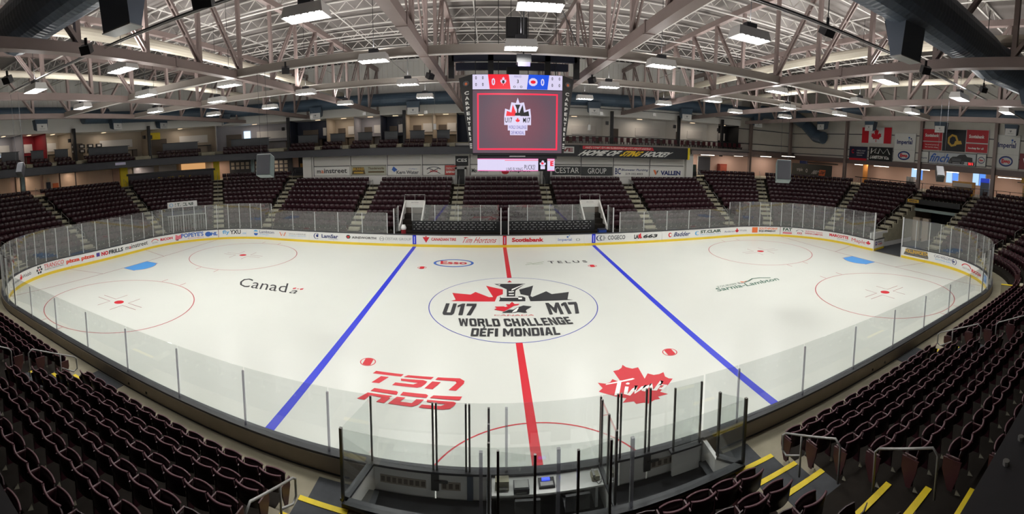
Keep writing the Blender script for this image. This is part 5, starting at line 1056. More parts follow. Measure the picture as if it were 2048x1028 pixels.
# ================================================================ concourses
co = empty('end_concourse', (0, 0, 5.7), label='raised concourse behind the end stands', cat='concourse', kind='structure')
dtop = D1 + TR * 12
MB().ubox(-66, -22.4, dtop, 18.2, 5.2, 5.42, M_conc2, .8).build('concourse_floor', co); MB().ubox(22.4, 66, dtop, 18.2, 5.2, 5.42, M_conc2, .8).build('concourse_floor', co)
MB().ubox(-62, -22.4, 14.85, 15.0, 5.3, 7.9, M_pink, .8).build('rear_wall', co)
MB().box(47.6, 47.8, -30, 27.9, 5.3, 9.4, M_pink).build('rear_wall', co); MB().box(22, 47.8, 27.3, 27.5, 5.3, 9.0, M_pink).build('rear_wall', co)
MB().box(42.2, 48, -30, 28, 9.3, 9.4, M_wallw).build('soffit', co)
MB().box(-23, -21.9, 23.2, 23.5, 5.3, 7.9, M_wallw).build('side_pier', co); MB().box(21.7, 22.6, 23.0, 23.5, 5.3, 8.7, M_wallw).build('side_pier', co)
for u in (-60, -54, -48.5, -43.5, -38, -33.5, -28.5, -25.2):
    x, y, _, _ = path(u, 13.4); area_light('concourse_lamp', (x, y, 7.7), 1.6, .3, 26, (1, .82, .66))
for x, y in ((24.5, 25.5), (30, 25.5), (36.5, 25.5), (44.5, 22), (44.5, 14), (44.5, 8), (44.5, 1.5), (44.5, -5), (44.5, -11)):
    area_light('concourse_lamp', (x, y, 8.3), 1.8, .3, 60, (1, .86, .74))
TUBES = [((24.0, 23.6, 8.15), (25.9, 23.6, 8.15)), ((29.2, 24.0, 8.2), (30.6, 24.0, 8.2)), ((34.5, 25.2, 8.3), (36.4, 25.2, 8.3)), ((37.0, 23.5, 8.5), (39.0, 23.0, 8.5)), ((43.5, 19.5, 8.2), (43.5, 17.6, 8.2)), ((43.5, 15.4, 8.0), (43.5, 14.0, 8.0)), ((43.5, 12.0, 8.0), (43.5, 9.6, 8.0)), ((43.5, 5.6, 8.0), (43.5, 3.4, 8.0)), ((43.5, 1.0, 8.0), (43.5, -.6, 8.0)), ((43.5, -5.6, 7.9), (43.5, -8.4, 7.9))]
for i, (a, b) in enumerate(TUBES):
    e = empty('strip_light', a, label='white fluorescent strip light over the right concourse, %s from the suites' % ORD[i], cat='strip light', group='concourse strip lights')
    MB().bar(a, b, .1, .06, M_tube).build('tube', e); MB().bar((a[0], a[1], a[2] + .07), (b[0], b[1], b[2] + .07), .16, .06, M_whitep).build('housing', e)
    MB().tube([((a[0]+b[0])/2, (a[1]+b[1])/2, a[2] + .1), ((a[0]+b[0])/2, (a[1]+b[1])/2, 9.2)], .012, M_black, 5).build('hanger', e)
# right concourse windows
for y, lb in ((7.6, 'left'), (2.2, 'middle'), (-1.6, 'right')):
    e = empty('window_%d' % (1 + [7.6, 2.2, -1.6].index(y)), (47.5, y, 6.4), kind='structure', label='blue daylight window on the rear concourse wall, %s one' % lb)
    MB().box(47.5, 47.6, y - .95, y + .95, 6.5, 8.3, M_whitep).build('window_frame', e)
    MB().box(47.46, 47.5, y - .85, y - .05, 6.6, 8.2, mat('daylight_pane', '5B8FE8', .4, emit=1.1)).build('pane', e); MB().box(47.46, 47.5, y + .05, y + .85, 6.6, 8.2, mat('daylight_pane2', 'A9CDF5', .4, emit=1.1)).build('pane', e)
# concourse furniture, left
def prop(name, label, cat, parts, group=None):
    e = empty(name, (parts[0][1], parts[0][3], parts[0][5]), label=label, cat=cat, group=group)
    for p in parts: MB().box(*p[1:7], p[7]).build(p[0], e)
    return e
def uprop(name, label, cat, parts):
    e = empty(name, P3((parts[0][1] + parts[0][2]) / 2, parts[0][3], parts[0][5]), label=label, cat=cat)
    for p in parts: MB().ubox(*p[1:7], p[7], .8).build(p[0], e)
    return e
M_lcd = mat('poster_blue', '6F8FCB', .4); M_post = mat('poster_mauve', '7C6FA0', .5); M_cream = mat('panel_cream', 'C9AE98', .6)
uprop('mural', 'large pale blue and purple mural panel at the left frame edge', 'mural', [('panel_left', -56.5, -54.6, 14.2, 14.3, 5.6, 7.7, M_lcd), ('panel_middle', -54.6, -53.2, 14.2, 14.3, 5.6, 7.7, M_post), ('panel_right', -53.2, -51.7, 14.2, 14.3, 5.6, 7.7, mat('poster_grey', 'AAA7AC', .5))])
for i, (a, b) in enumerate(((-47.6, -46.9), (-46.7, -45.3), (-44.6, -43.9), (-43.4, -41.4), (-38.6, -37.6), (-37.5, -35.2))):
    uprop('wall_board', 'cream panel on the left concourse wall, %s from the left' % ORD[i], 'panel', [('board', a, b, 14.66, 14.8, 6.0, 7.7, M_cream), ('frame', a - .05, b + .05, 14.8, 14.84, 5.95, 7.75, M_dgrey)])
uprop('hockey_poster', 'dark poster of a player with a red helmet and jersey on the left concourse', 'poster', [('backing', -50.4, -48.3, 14.6, 14.7, 5.5, 7.7, M_black), ('red_top', -49.5, -48.9, 14.5, 14.6, 6.9, 7.4, mat('poster_red', 'B3303C', .5)), ('red_jersey', -49.4, -48.5, 14.5, 14.6, 5.6, 6.5, mat('poster_red', 'B3303C', .5)), ('pale_figure', -49.3, -49.0, 14.48, 14.5, 6.4, 6.9, M_tan)])
uprop('photo_poster', 'cream poster with a dark suited figure and orange block', 'poster', [('backing', -41.0, -38.9, 14.6, 14.7, 5.6, 7.7, M_cream), ('suit', -40.7, -40.1, 14.55, 14.6, 5.8, 6.8, M_navy), ('face', -40.55, -40.25, 14.5, 14.55, 6.8, 7.3, M_tan), ('orange_block', -39.8, -39.0, 14.55, 14.6, 6.0, 6.6, mat('print_orange2', 'C9683A', .5))])
for u in (-45.0, -26.3):
    x, y, nx, ny = path(u, 12.2); e = empty('concourse_column', (x, y, 5.4), label='teal grey column on the left concourse, %s one' % ('nearer' if u < -30 else 'farther'), cat='column'); MB().cbox((x, y, 6.6), (.4, .4, 2.5), mat('teal_column', '7A9090', .5), rz=atan2(-nx, ny)).build('shaft', e); MB().cbox((x, y, 5.5), (.5, .5, .12), mat('teal_column', '7A9090', .5), rz=atan2(-nx, ny)).build('base', e)
uprop('concession_stand', 'dark concession stand with yellow posts and yellow lettering', 'kiosk', [('front', -34.6, -28.9, 12.4, 12.6, 5.4, 6.7, mat('kiosk_grey', '48454C', .6)), ('counter', -34.7, -28.8, 12.2, 13.0, 6.7, 6.95, M_black), ('left_post', -35.1, -34.6, 12.3, 12.6, 5.4, 7.8, M_yel), ('right_post', -28.9, -28.5, 12.3, 12.6, 5.4, 7.8, M_yel), ('back_panel', -34.4, -29.0, 14.6, 14.8, 5.4, 7.8, M_tan), ('menu_screen', -30.9, -29.4, 14.3, 14.4, 6.9, 7.7, mat('screen_warm', 'D8A26A', .4, emit=.8)), ('menu_board', -33.9, -32.6, 14.4, 14.5, 6.9, 7.7, M_suiteg), ('shelf_board', -32.3, -31.2, 14.4, 14.5, 6.9, 7.7, M_whiteb)])
d = Decal(lambda u, v, l: P3(-32.6 + 2.2 * u, 12.395 - .004 * l, 5.75 + .5 * v)); d.text('FABRICATORS', 0, 1, 0, 1, 'yellow', .03); tag(d.build('stand_lettering'), 'yellow capitals on the concession stand front', 'lettering')
e = empty('picture_wall', P3(-24.8, 15, 6), label='dark wall covered by rows of small framed photographs', cat='display')
MB().ubox(-27.9, -24.0, 14.7, 14.8, 5.4, 7.8, M_dgrey).build('board', e)
for r in range(3):
    for q in range(12):
        if r == 2 and q < 5: continue
        u = -27.8 + .30 * q; MB().ubox(u, u + .2, 14.65, 14.7, 7.1 - .55 * r, 7.5 - .55 * r, mat('photo_tone', 'B9AFA0', .5)).build('framed_photo', e)
uprop('gold_display', 'dark display with gold swirls beside the framed photographs', 'display', [('board', -23.6, -22.9, 14.6, 14.7, 5.6, 7.8, M_black), ('gold_mark', -23.5, -23.0, 14.55, 14.6, 6.5, 7.0, mat('gold_p', 'B98A3A', .5))])
prop('sofa', 'dark round backed sofa by the white pier on the far left concourse', 'sofa', [('seat', -25.0, -23.4, 23.9, 24.7, 5.6, 5.95, M_blackp), ('back', -25.1, -23.3, 24.6, 24.8, 5.6, 6.6, M_blackp), ('arm', -23.4, -23.2, 23.9, 24.7, 5.6, 6.3, M_blackp)])
# right concourse props
prop('bar_wall', 'dark green bar wall with yellow strip at the far right', 'bar', [('wall', 40.0, 40.2, 16.6, 24.6, 5.5, 7.6, mat('bar_green', '2C332F', .5)), ('yellow_strip', 39.95, 40.0, 16.6, 24.6, 5.55, 5.7, M_yel), ('fridge', 41.5, 42.0, 23.3, 24.6, 6.6, 8.0, mat('blue_box', '2B3F7A', .5)), ('shelf', 41.5, 41.8, 17, 23, 7.7, 7.9, M_brown)])
d = Decal(lambda u, v, l: (39.985 - .004 * l, 24.6 - 8.0 * u, 5.8 + 1.6 * v)); d.text('triple', .14, .3, .35, .75, 'lgrey'); d.text('o', .38, .43, .35, .7, 'lgrey'); d.poly([(.71, .2), (.86, .2), (.88, .7), (.73, .7)], 'orange'); d.text('ENERGY', .56, .7, .28, .62, 'lgrey', .03, .2); d.text('ZONE', .74, .85, .32, .6, 'black', .04, .2)
tag(d.build('bar_lettering'), 'pale lettering and orange plate on the dark bar wall', 'lettering')
prop('red_cabinet', 'small red cabinet against the pale wall right of the suites', 'cabinet', [('body', 28.6, 29.8, 26.6, 27.2, 5.45, 7.0, mat('cabinet_red', '8A3B2E', .5)), ('door', 28.7, 29.7, 26.55, 26.6, 5.6, 6.8, mat('cabinet_red2', '9A4A38', .5))])
prop('dark_doorway', 'dark grey shutter in the pale wall right of the sign wall', 'shutter', [('shutter', 25.6, 27.4, 27.1, 27.3, 5.45, 7.9, M_dgrey), ('frame', 25.5, 27.5, 27.25, 27.3, 5.45, 8.0, M_wallw)])
prop('potted_plants', 'cluster of dark plants and tables behind glass at the sign wall end', 'plants', [('planter', 22.9, 23.8, 24.2, 24.8, 5.45, 6.0, M_black), ('leaves', 23.0, 23.7, 24.2, 24.8, 6.0, 6.9, mat('leaf_dark', '2B3A30', .7)), ('table', 24.2, 25.2, 24.2, 24.8, 6.2, 6.26, M_black)])
prop('beer_fridge', 'blue topped drinks fridge on the right concourse', 'fridge', [('body', 44.0, 44.8, -4.4, -3.3, 5.45, 7.6, mat('fridge_glass', '5E6B80', .3)), ('header', 43.95, 44.0, -4.4, -3.3, 7.1, 7.6, mat('fridge_blue', '2140C8', .4, emit=.6)), ('shelf', 43.97, 44.0, -4.3, -3.4, 6.3, 6.36, M_rail)])
e = prop('candy_stand', 'yellow fronted sweet stand with black lettering on the right concourse', 'kiosk', [('front', 42.4, 42.5, -3.0, 0.6, 5.3, 6.2, mat('candy_yellow', 'D9A928', .5)), ('counter', 42.4, 43.2, -3.0, .6, 6.2, 6.26, M_brown), ('shelf', 43.6, 44.2, -2.6, .2, 5.45, 7.0, mat('wood_shelf', 'C99A55', .6)), ('goods', 43.4, 43.6, -2.4, 0, 6.3, 6.8, M_whiteb)])
d = Decal(lambda u, v, l: (42.395 - .004 * l, .6 - 3.6 * u, 5.3 + .9 * v)); d.text('CANDY D', .08, .92, .2, .8, 'black', .05); d.build('lettering', e)
for i, y in enumerate((-9.0, -10.5, -12.0)): prop('merch_rack', 'wooden merchandise rack with folded shirts, %s from the column' % ORD[i], 'rack', [('frame', 44, 44.8, y - .5, y + .5, 5.45, 7.2, mat('wood_shelf', 'C99A55', .6)), ('shirts', 43.9, 44, y - .45, y + .45, 5.8, 6.9, mat('shirts', 'A9906A', .7))])
prop('shirt_wall', 'wall rack of gold shirts above the merchandise racks', 'rack', [('rail', 46.6, 46.7, -16, -7, 7.4, 7.5, M_black), ('shirts', 46.5, 46.6, -15, -7.5, 7.45, 8.2, mat('shirt_gold', '9A8038', .6))])
prop('vending_group', 'pale round gumball machines beside the column on the right concourse', 'machines', [('base', 43.0, 43.4, 5.2, 6.4, 5.45, 6.4, M_rail), ('globe', 43.0, 43.5, 5.3, 5.8, 6.4, 7.0, M_whiteb), ('globe', 43.0, 43.5, 5.9, 6.4, 6.4, 7.0, M_whiteb)])
prop('wooden_board', 'tall narrow orange wood board right of the navy sign', 'board', [('board', 44.8, 45, 14.2, 14.9, 5.45, 8.2, mat('wood_orange', 'B87A3A', .6)), ('cap', 44.75, 45.05, 14.1, 15.0, 8.2, 8.26, M_brown)])
m = MB(); m.box(42.3, 42.36, -14, 14.2, 6.35, 6.4, M_black); e = empty('concourse_railing', (42.3, 0, 5.4), label='black railing with ledge along the right end concourse', cat='railing')
m.build('top_rail', e); MB().box(42.25, 42.6, 4.6, 14.2, 6.3, 6.36, M_black).build('ledge', e)
for y in np.arange(-14, 14.3, 1.6): MB().box(42.3, 42.35, y - .03, y + .03, 5.4, 6.35, M_black).build('baluster', e)
# ---- signs on the right wall (facing -x); u runs with decreasing y
def rsign(name, y0, y1, z0, z1, bg, fn, label, cat='sign', frame=None, x=41.85):
    e = empty(name, (x, (y0 + y1) / 2, z0), label=label, cat=cat)
    MB().box(x, x + .06, y1, y0, z0, z1, mat('sign_' + bg, bg, .5)).build('plate', e)
    if frame:
        m = MB(); f = .06; fm = pm(frame); m.box(x-.02, x+.05, y1-f, y0+f, z1, z1+f, fm); m.box(x-.02, x+.05, y1-f, y0+f, z0-f, z0, fm); m.box(x-.02, x+.05, y0, y0+f, z0, z1, fm); m.box(x-.02, x+.05, y1-f, y1, z0, z1, fm); m.build('frame', e)
    d = Decal(lambda u, v, l: (x - .006 - .003 * l, y0 + (y1 - y0) * u, z0 + (z1 - z0) * v)); d.asp = abs(y1 - y0) / (z1 - z0); fn(d); d.build('lettering', e); return e
RSB = mat('sign_red', 'B3202C', .5)
e = empty('national_flag', (41.8, 10.7, 11), label='Canadian flag with red maple leaf hung on the right wall', cat='flag')
MB().box(41.82, 41.86, 8.35, 13.1, 10.95, 12.98, M_whitep).build('cloth', e)
d = Decal(lambda u, v, l: (41.815 - .003 * l, 13.1 - 4.75 * u, 10.95 + 2.03 * v)); d.rect(0, .24, 0, 1, 'red'); d.rect(.76, 1, 0, 1, 'red'); d.leaf(.5, .5, .36, .86, 'red'); d.build('red_print', e)
def imp(d):
    d.text('Imperial', .12, .86, .58, .78, 'navy', .03); d.disc(.7, .86, .05, .035, 'blue', 5); d.disc(.8, .82, .04, .03, 'navy', 5); d.disc(.7, .8, .03, .02, 'lblue', 5)
    d.rect(0, 1, .415, .42, 'grey'); d.ring(.5, .21, .27, .14, .045, 'navy', 28); d.ring(.5, .21, .24, .12, .015, 'blue', 28); d.text('Esso', .32, .68, .14, .28, 'red', .06)
rsign('wall_sign', 7.8, 4.75, 8.85, 12.26, 'DFE0DC', imp, 'tall white oil sign with red lettering in a blue oval, left one', frame='lgrey')
rsign('wall_sign', -5.55, -8.35, 8.97, 12.55, 'DFE0DC', imp, 'tall white oil sign with red lettering in a blue oval, right one', frame='lgrey')
def red(t, y0, y1): return lambda d: d.text(t, .12, .82, y0, y1, 'white', .03)
rsign('wall_sign', 3.74, 1.1, 11.5, 12.9, 'B3202C', red('Scotiabank', .35, .62), 'red bank sign left of the black square sign, upper', frame='lgrey')
rsign('wall_sign', 3.74, 1.1, 10.46, 11.4, 'B3202C', lambda d: (d.text('The proud partner of', .14, .84, .55, .72, 'white', .02), d.text('the sarnia sting', .14, .8, .25, .42, 'white', .02)), 'red bank sign left of the black square sign, lower with two lines', frame='lgrey')
rsign('wall_sign', 1.04, -1.94, 10.43, 12.92, '15171D', lambda d: (d.disc(.45, .5, .24, .3, 'gold', 7), d.disc(.45, .5, .15, .2, mat('sign_black2', '15171D', .5), 7), d.poly([(.5, .3), (.85, .35), (.8, .5), (.55, .48)], 'gold')), 'black square sign with a plain gold shape between the red signs')
rsign('wall_sign', -2.0, -4.68, 11.55, 12.98, 'B3202C', red('Scotiabank', .35, .62), 'red bank sign right of the black square sign, upper', frame='lgrey')
rsign('wall_sign', -2.0, -4.68, 10.46, 11.42, 'B3202C', red('hockey for all', .3, .6), 'red bank sign right of the black square sign, lower', frame='lgrey')
rsign('wall_sign', 3.93, 2.8, 8.95, 10.2, 'DFE0DC', lambda d: d.text('Imperial', .2, .85, .3, .5, 'navy', .02), 'small white sign left of the truck sign', frame='dgrey')
def finch(d):
    d.text('finch', .03, .45, .15, .9, 'blue', .02, .1); d.text('CHEVROLET CADILLAC', .06, .42, .06, .13, 'blue')
    d.poly([(.42, .2), (.47, .55), (.52, .7), (.6, .72), (.66, .9), (.78, .95), (.82, .75), (.93, .7), (.94, .35), (.74, .3), (.72, .08), (.48, .08)], 'black'); d.rect(.5, .7, .3, .55, 'dgrey'); d.rect(.52, .68, .12, .22, 'grey'); d.disc(.46, .22, .035, .16, 'dgrey', 12); d.disc(.74, .22, .035, .16, 'dgrey', 12)
rsign('wall_sign', 2.66, -3.36, 8.9, 10.22, 'C3C8CC', finch, 'wide pale sign with blue script and a dark pickup truck', frame='dgrey')
rsign('wall_sign', -3.5, -4.58, 8.96, 10.3, 'DFE0DC', lambda d: (d.ring(.5, .5, .36, .25, .06, 'navy', 24), d.text('Esso', .28, .72, .42, .6, 'red', .05)), 'small white sign with oval right of the truck sign', frame='dgrey')
rsign('wall_sign', 15.1, 12.1, 8.6, 10.38, '1F2440', lambda d: (d.rect(0, 1, 0, .16, 'red'), d.text('C', .12, .26, .5, .82, 'red', .04), d.text('CHEMICAL VALLEY', .42, .92, .68, .78, 'white'), d.text('FABRICATION', .42, .85, .5, .6, 'white'), d.text('WELDING', .42, .75, .34, .42, 'white')), 'navy sign with red strip at the left of the right wall', frame='dgrey')
rsign('wall_sign', 11.7, 8.05, 8.72, 10.42, '1A1D1E', lambda d: (d.line([(.08, .5), (.1, .92)], .04, 'white'), d.line([(.1, .62), (.32, .92), (.24, .58), (.4, .56)], .035, 'white'), d.line([(.4, .52), (.46, .92), (.62, .55), (.78, .92), (.9, .5)], .04, 'white'), d.text('LAMBTON', .06, .62, .12, .38, 'white', .04, .2), d.text('Kia', .68, .88, .12, .36, 'white', .03)), 'black sign with angular white car maker letters', frame='dgrey')
rsign('wall_sign', -8.5, -12.5, 9.0, 10.7, '7E1F2B', lambda d: d.text('WELLINGTON', .1, .9, .4, .7, 'white', .04), 'dark red sign cut by the right frame edge')
rsign('game_clock', -2.5, -3.25, 8.95, 9.3, '1A1D1E', lambda d: d.text('211', .12, .9, .12, .88, mat('led_red', 'FF3030', .4, emit=2), .06), 'small clock with glowing red digits under the truck sign', cat='clock', x=41.6)

# ---- hanging loudspeakers
def speaker(x, y, z, rz, tilt, label, w=.8, h=1.3, dpt=.7, m=M_tealp, cable=True):
    e = empty('hanging_speaker', (x, y, z), label=label, cat='loudspeaker')
    MB().cbox((x, y, z), (w, dpt, h), m, rz=rz, tilt=tilt).build('cabinet', e)
    R = Matrix.Rotation(rz, 3, 'Z') @ Matrix.Rotation(tilt, 3, 'X'); c = Vector((x, y, z)) + R @ Vector((0, -dpt / 2 - .015, 0)); MB().cbox(c, (w * .9, .03, h * .92), M_dgrey, rz=rz, tilt=tilt).build('grille', e)
    c = Vector((x, y, z)) + R @ Vector((0, 0, h / 2 + .015)); MB().cbox(c, (w * .96, dpt * .9, .03), M_whitep, rz=rz, tilt=tilt).build('top_plate', e)
    if cable:
        for dx in (-.2, .2): MB().tube([(x + dx * cos(rz), y + dx * sin(rz), z + h * .5), (x + dx * cos(rz), y + dx * sin(rz), 12.5)], .008, M_dgrey, 5).build('cable', e)
speaker(-12.0, -4.0, 7.85, .25, -.25, 'grey loudspeaker hanging below the left balcony level', .72, 1.05, .75)
speaker(14.2, -3.8, 7.6, -.6, -.3, 'grey loudspeaker with pale top hanging at the right', .8, 1.15, .8)
speaker(19.3, -11.0, 8.1, -.9, -.9, 'dark tilted loudspeaker hanging in front of the right wall signs', .42, .85, .45, M_blackp)
speaker(-21.1, -12.5, 8.5, .8, -.7, 'dark tilted loudspeaker hanging at the left frame edge', .34, .7, .4, M_blackp)
def spot(x, y, z, rz, label, s=.34):
    e = empty('stage_spot', (x, y, z), label=label, cat='spotlight'); m = MB()
    m.cbox((x, y, z), (s, s * .9, s * .8), M_blackp, rz=rz, tilt=.5); m.build('housing', e); MB().cbox((x, y, z + s * .7), (s * .25, .05, s * .7), M_blackp, rz=rz).build('yoke', e); MB().tube([(x, y, z + s), (x, y, 12.5 if z < 12.3 else 16)], .02, M_black, 5).build('stem', e)
for x, y, rz, lb in ((-4.3, -.5, .8, 'left of the scoreboard'), (4.2, .2, -.8, 'right of the scoreboard'), (-10, -5.2, .5, 'below the left cross beam'), (-12.2, -14.1, .5, 'on the third truss at the left'), (-16.6, -14.9, .5, 'at the left frame edge')):
    spot(x, y, 12.15, rz, 'black spotlight on the truss, ' + lb)
spot(9.2, -11.6, 12.9, 0, 'round black spotlight hanging at the right', .42); spot(12.6, -13.6, 12.15, -.6, 'black spotlight under the big right duct'); spot(17.0, -14.2, 12.3, -.6, 'small black spotlight at the right frame edge', .3); spot(-8.0, -13.4, 12.5, .4, 'black box spotlight high on the left', .5)
# hanging white sensors on the far side
for x, y, z in ((-13.5, 18, 11.9), (-7.2, 17, 11.7), (9.3, 17, 11.7), (-19, 17.5, 11.9), (15.2, 18, 12.0)):
    e = empty('hanging_speaker_small', (x, y, z), label='small white box hanging near the far wall, %s' % ('at x %d' % 0 if 0 else {-13.5: 'second from the left', -7.2: 'left of the scoreboard', 9.3: 'right of the scoreboard', -19: 'leftmost', 15.2: 'rightmost'}[x]), cat='sensor', group='small white hanging boxes')
    MB().box(x-.16, x+.16, y-.1, y+.1, z, z+.3, M_whitep).build('case', e); MB().tube([(x, y, z+.3), (x, y, 12.6)], .01, M_rail, 5).build('cable', e)
for x, lb in ((-6.9, 'left of the scoreboard'), (9.1, 'right of the scoreboard')):
    e = empty('pendant_lamp', (x, 21, 10.6), label='white pendant box on a long cable, ' + lb, cat='lamp'); MB().box(x-.14, x+.14, 20.9, 21.1, 10.4, 11.0, M_whitep).build('shade', e); MB().tube([(x, 21, 11.0), (x, 21, 17)], .012, M_rail, 5).build('cable', e)
# ================================================================ scoreboard
sb = empty('scoreboard', (.12, .9, 8.2), label='four sided video scoreboard hanging over centre ice with a red bordered screen', cat='scoreboard')
SXC = .12; YF = -1.2; HW = 2.22; ZB, ZT = 8.22, 12.05
M_scr = mat('screen_plum', '5A3346', .4, emit=.55); M_scrw = mat('screen_white', 'E4DCFB', .4, emit=.8); M_scrr = mat('screen_red', 'F0142E', .4, emit=.9); M_scrb = mat('screen_blue2', '1852E0', .4, emit=.9); M_scrd = mat('screen_dark', '15131C', .4, emit=.05); M_glow = mat('screen_pink', 'FF2F52', .4, emit=.95)
MB().box(SXC-HW-.02, SXC+HW+.02, YF+.03, YF+4.3, ZB-.1, ZT+.02, M_blackp).build('cabinet', sb)
MB().box(SXC-HW, SXC+HW, YF, YF+.03, ZB, 11.30, M_scr).build('main_screen', sb, label='plum screen with glowing red border and maple leaf trophy logo')
MB().box(SXC-HW, SXC+HW, YF, YF+.03, 11.34, ZT, M_scrw).build('score_strip', sb, label='white strip with red and blue team panels')
for s_ in (-1, 1):
    xs_ = SXC + s_ * (HW + .03)
    MB().box(xs_ - .015, xs_ + .015, YF + 1.3, YF + 4.2, ZB, 11.3, M_scr).build('side_screen', sb); MB().box(xs_ - .015, xs_ + .015, YF + 1.3, YF + 4.2, 11.34, ZT, M_scrw).build('side_strip', sb)
sfn = lambda u, v, l: (SXC - HW + 2 * HW * u, YF - .003 - .002 * l, ZB + (ZT - ZB) * v)
d = Decal(sfn); d.asp = 1.16; vs = (11.30 - ZB) / (ZT - ZB)
glow = bpy.data.materials.new('screen_gradient'); glow.use_nodes = True; nt = glow.node_tree; bs = nt.nodes['Principled BSDF']; tc = nt.nodes.new('ShaderNodeTexCoord'); mp = nt.nodes.new('ShaderNodeMapping'); gr = nt.nodes.new('ShaderNodeTexGradient'); gr.gradient_type = 'SPHERICAL'; rp = nt.nodes.new('ShaderNodeValToRGB')
mp.inputs['Location'].default_value = (0, 0, -.55); mp.inputs['Scale'].default_value = (.36, .36, .36); nt.links.new(tc.outputs['Object'], mp.inputs[0]); nt.links.new(mp.outputs[0], gr.inputs[0]); nt.links.new(gr.outputs['Fac'], rp.inputs[0])
rp.color_ramp.elements[0].position = .0; rp.color_ramp.elements[0].color = (*srgb('6B5563'), 1); rp.color_ramp.elements[1].position = .8; rp.color_ramp.elements[1].color = (*srgb('B02F45'), 1)
bs.inputs['Base Color'].default_value = (0, 0, 0, 1); nt.links.new(rp.outputs['Color'], bs.inputs['Emission Color']); bs.inputs['Emission Strength'].default_value = .75; MATS['glowg'] = glow
d.rect(.0, 1, .0, vs, glow)
for (a, b, c, e_) in ((.05, .95, .04, .06), (.05, .95, vs - .06, vs - .04), (.05, .068, .04, vs - .04), (.932, .95, .04, vs - .04)): d.rect(a, b, c, e_, M_glow)
wd_ = lambda pts, c: d.poly(pts, c)
cx, cy = .5, .42
wd_([(cx-.15, cy-.06), (cx+.15, cy-.06), (cx+.15, cy+.05), (cx-.15, cy+.05)], M_scrw); wd_([(cx-.11, cy-.13), (cx+.11, cy-.13), (cx+.11, cy-.05), (cx-.11, cy-.05)], M_scrw); wd_([(cx-.085, cy-.19), (cx+.085, cy-.19), (cx+.085, cy-.12), (cx-.085, cy-.12)], M_scrw)
wd_([(cx-.15, cy+.05), (cx-.14, cy+.15), (cx-.09, cy+.13), (cx-.07, cy+.23), (cx-.02, cy+.22), (cx, cy+.29), (cx+.02, cy+.22), (cx+.07, cy+.23), (cx+.09, cy+.13), (cx+.14, cy+.15), (cx+.15, cy+.05)], M_scrw)
wd_([(cx-.13, cy+.055), (cx-.12, cy+.12), (cx-.07, cy+.1), (cx-.055, cy+.2), (cx-.02, cy+.1), (cx-.03, cy+.055)], M_scrr); wd_([(cx+.13, cy+.055), (cx+.12, cy+.12), (cx+.07, cy+.1), (cx+.055, cy+.2), (cx+.02, cy+.1), (cx+.03, cy+.055)], M_scrd)
wd_([(cx-.03, cy+.2), (cx+.03, cy+.2), (cx+.008, cy+.14), (cx+.008, cy+.1), (cx+.03, cy+.09), (cx+.03, cy+.06), (cx-.03, cy+.06), (cx-.03, cy+.09), (cx-.008, cy+.1), (cx-.008, cy+.14)], M_scrd)
d.text('U17', cx-.14, cx-.06, cy-.03, cy+.035, M_scrd, .02); d.text('M17', cx+.06, cx+.14, cy-.03, cy+.035, M_scrd, .02); d.leaf(cx, cy, .05, .07, M_scrr)
d.text('WORLD CHALLENGE', cx-.1, cx+.1, cy-.11, cy-.065, mat('screen_lilac', '8A84C8', .4, emit=.7), .02); d.text('DEFI MONDIAL', cx-.075, cx+.075, cy-.18, cy-.135, mat('screen_lilac', '8A84C8', .4, emit=.7), .02)
v0 = (11.34 - ZB) / (ZT - ZB)
wd_([(.17, 1), (.40, 1), (.42, v0), (.19, v0)], M_scrr); wd_([(.62, 1), (.85, 1), (.83, v0), (.60, v0)], M_scrb)
dv = 1 - v0
d.text('0', .21, .25, v0 + .25*dv, v0 + .75*dv, M_scrw, .03); d.leaf(.34, v0 + .55*dv, .07, .6*dv, M_scrw); d.disc(.34, v0 + .5*dv, .015, .12*dv, M_scrd, 8); d.text('0', .755, .795, v0 + .25*dv, v0 + .75*dv, M_scrw, .03); d.disc(.67, v0 + .5*dv, .05, .28*dv, M_scrw, 10); d.disc(.67, v0 + .5*dv, .03, .12*dv, M_scrr, 8)
d.text('PERIOD', .46, .54, v0+.78*dv, v0+.92*dv, mat('screen_lilac', '8A84C8', .4, emit=.7)); d.text('3', .49, .51, v0+.4*dv, v0+.65*dv, M_scrd, .02); d.text('0 : 0', .45, .55, v0+.08*dv, v0+.24*dv, M_scrd)
for x in (.03, .105, .875, .955):
    for v in (.2, .65): d.text('0', x, x + .018, v0 + v*dv, v0 + (v+.22)*dv, M_scrd, .02)
d.build('screen_picture', sb)
M_side = mat('side_black', '141416', .5)
m = MB()
for s in (-1, 1):
    x0 = SXC + s * (HW + .01)
    m.add([(x0, YF, ZB-.05), (x0 + s*.12, YF+.12, ZB-.05), (x0 + s*.72, YF+.75, ZT-.05), (x0, YF, ZT+.02), (x0, YF+1.2, ZB-.05), (x0, YF+1.2, ZT)], [(0,1,2,3),(1,4,5,2),(0,4,1),(3,2,5)] if s > 0 else [(3,2,1,0),(2,5,4,1),(1,4,0),(5,2,3)], M_side)
m.build('corner_panel', sb)
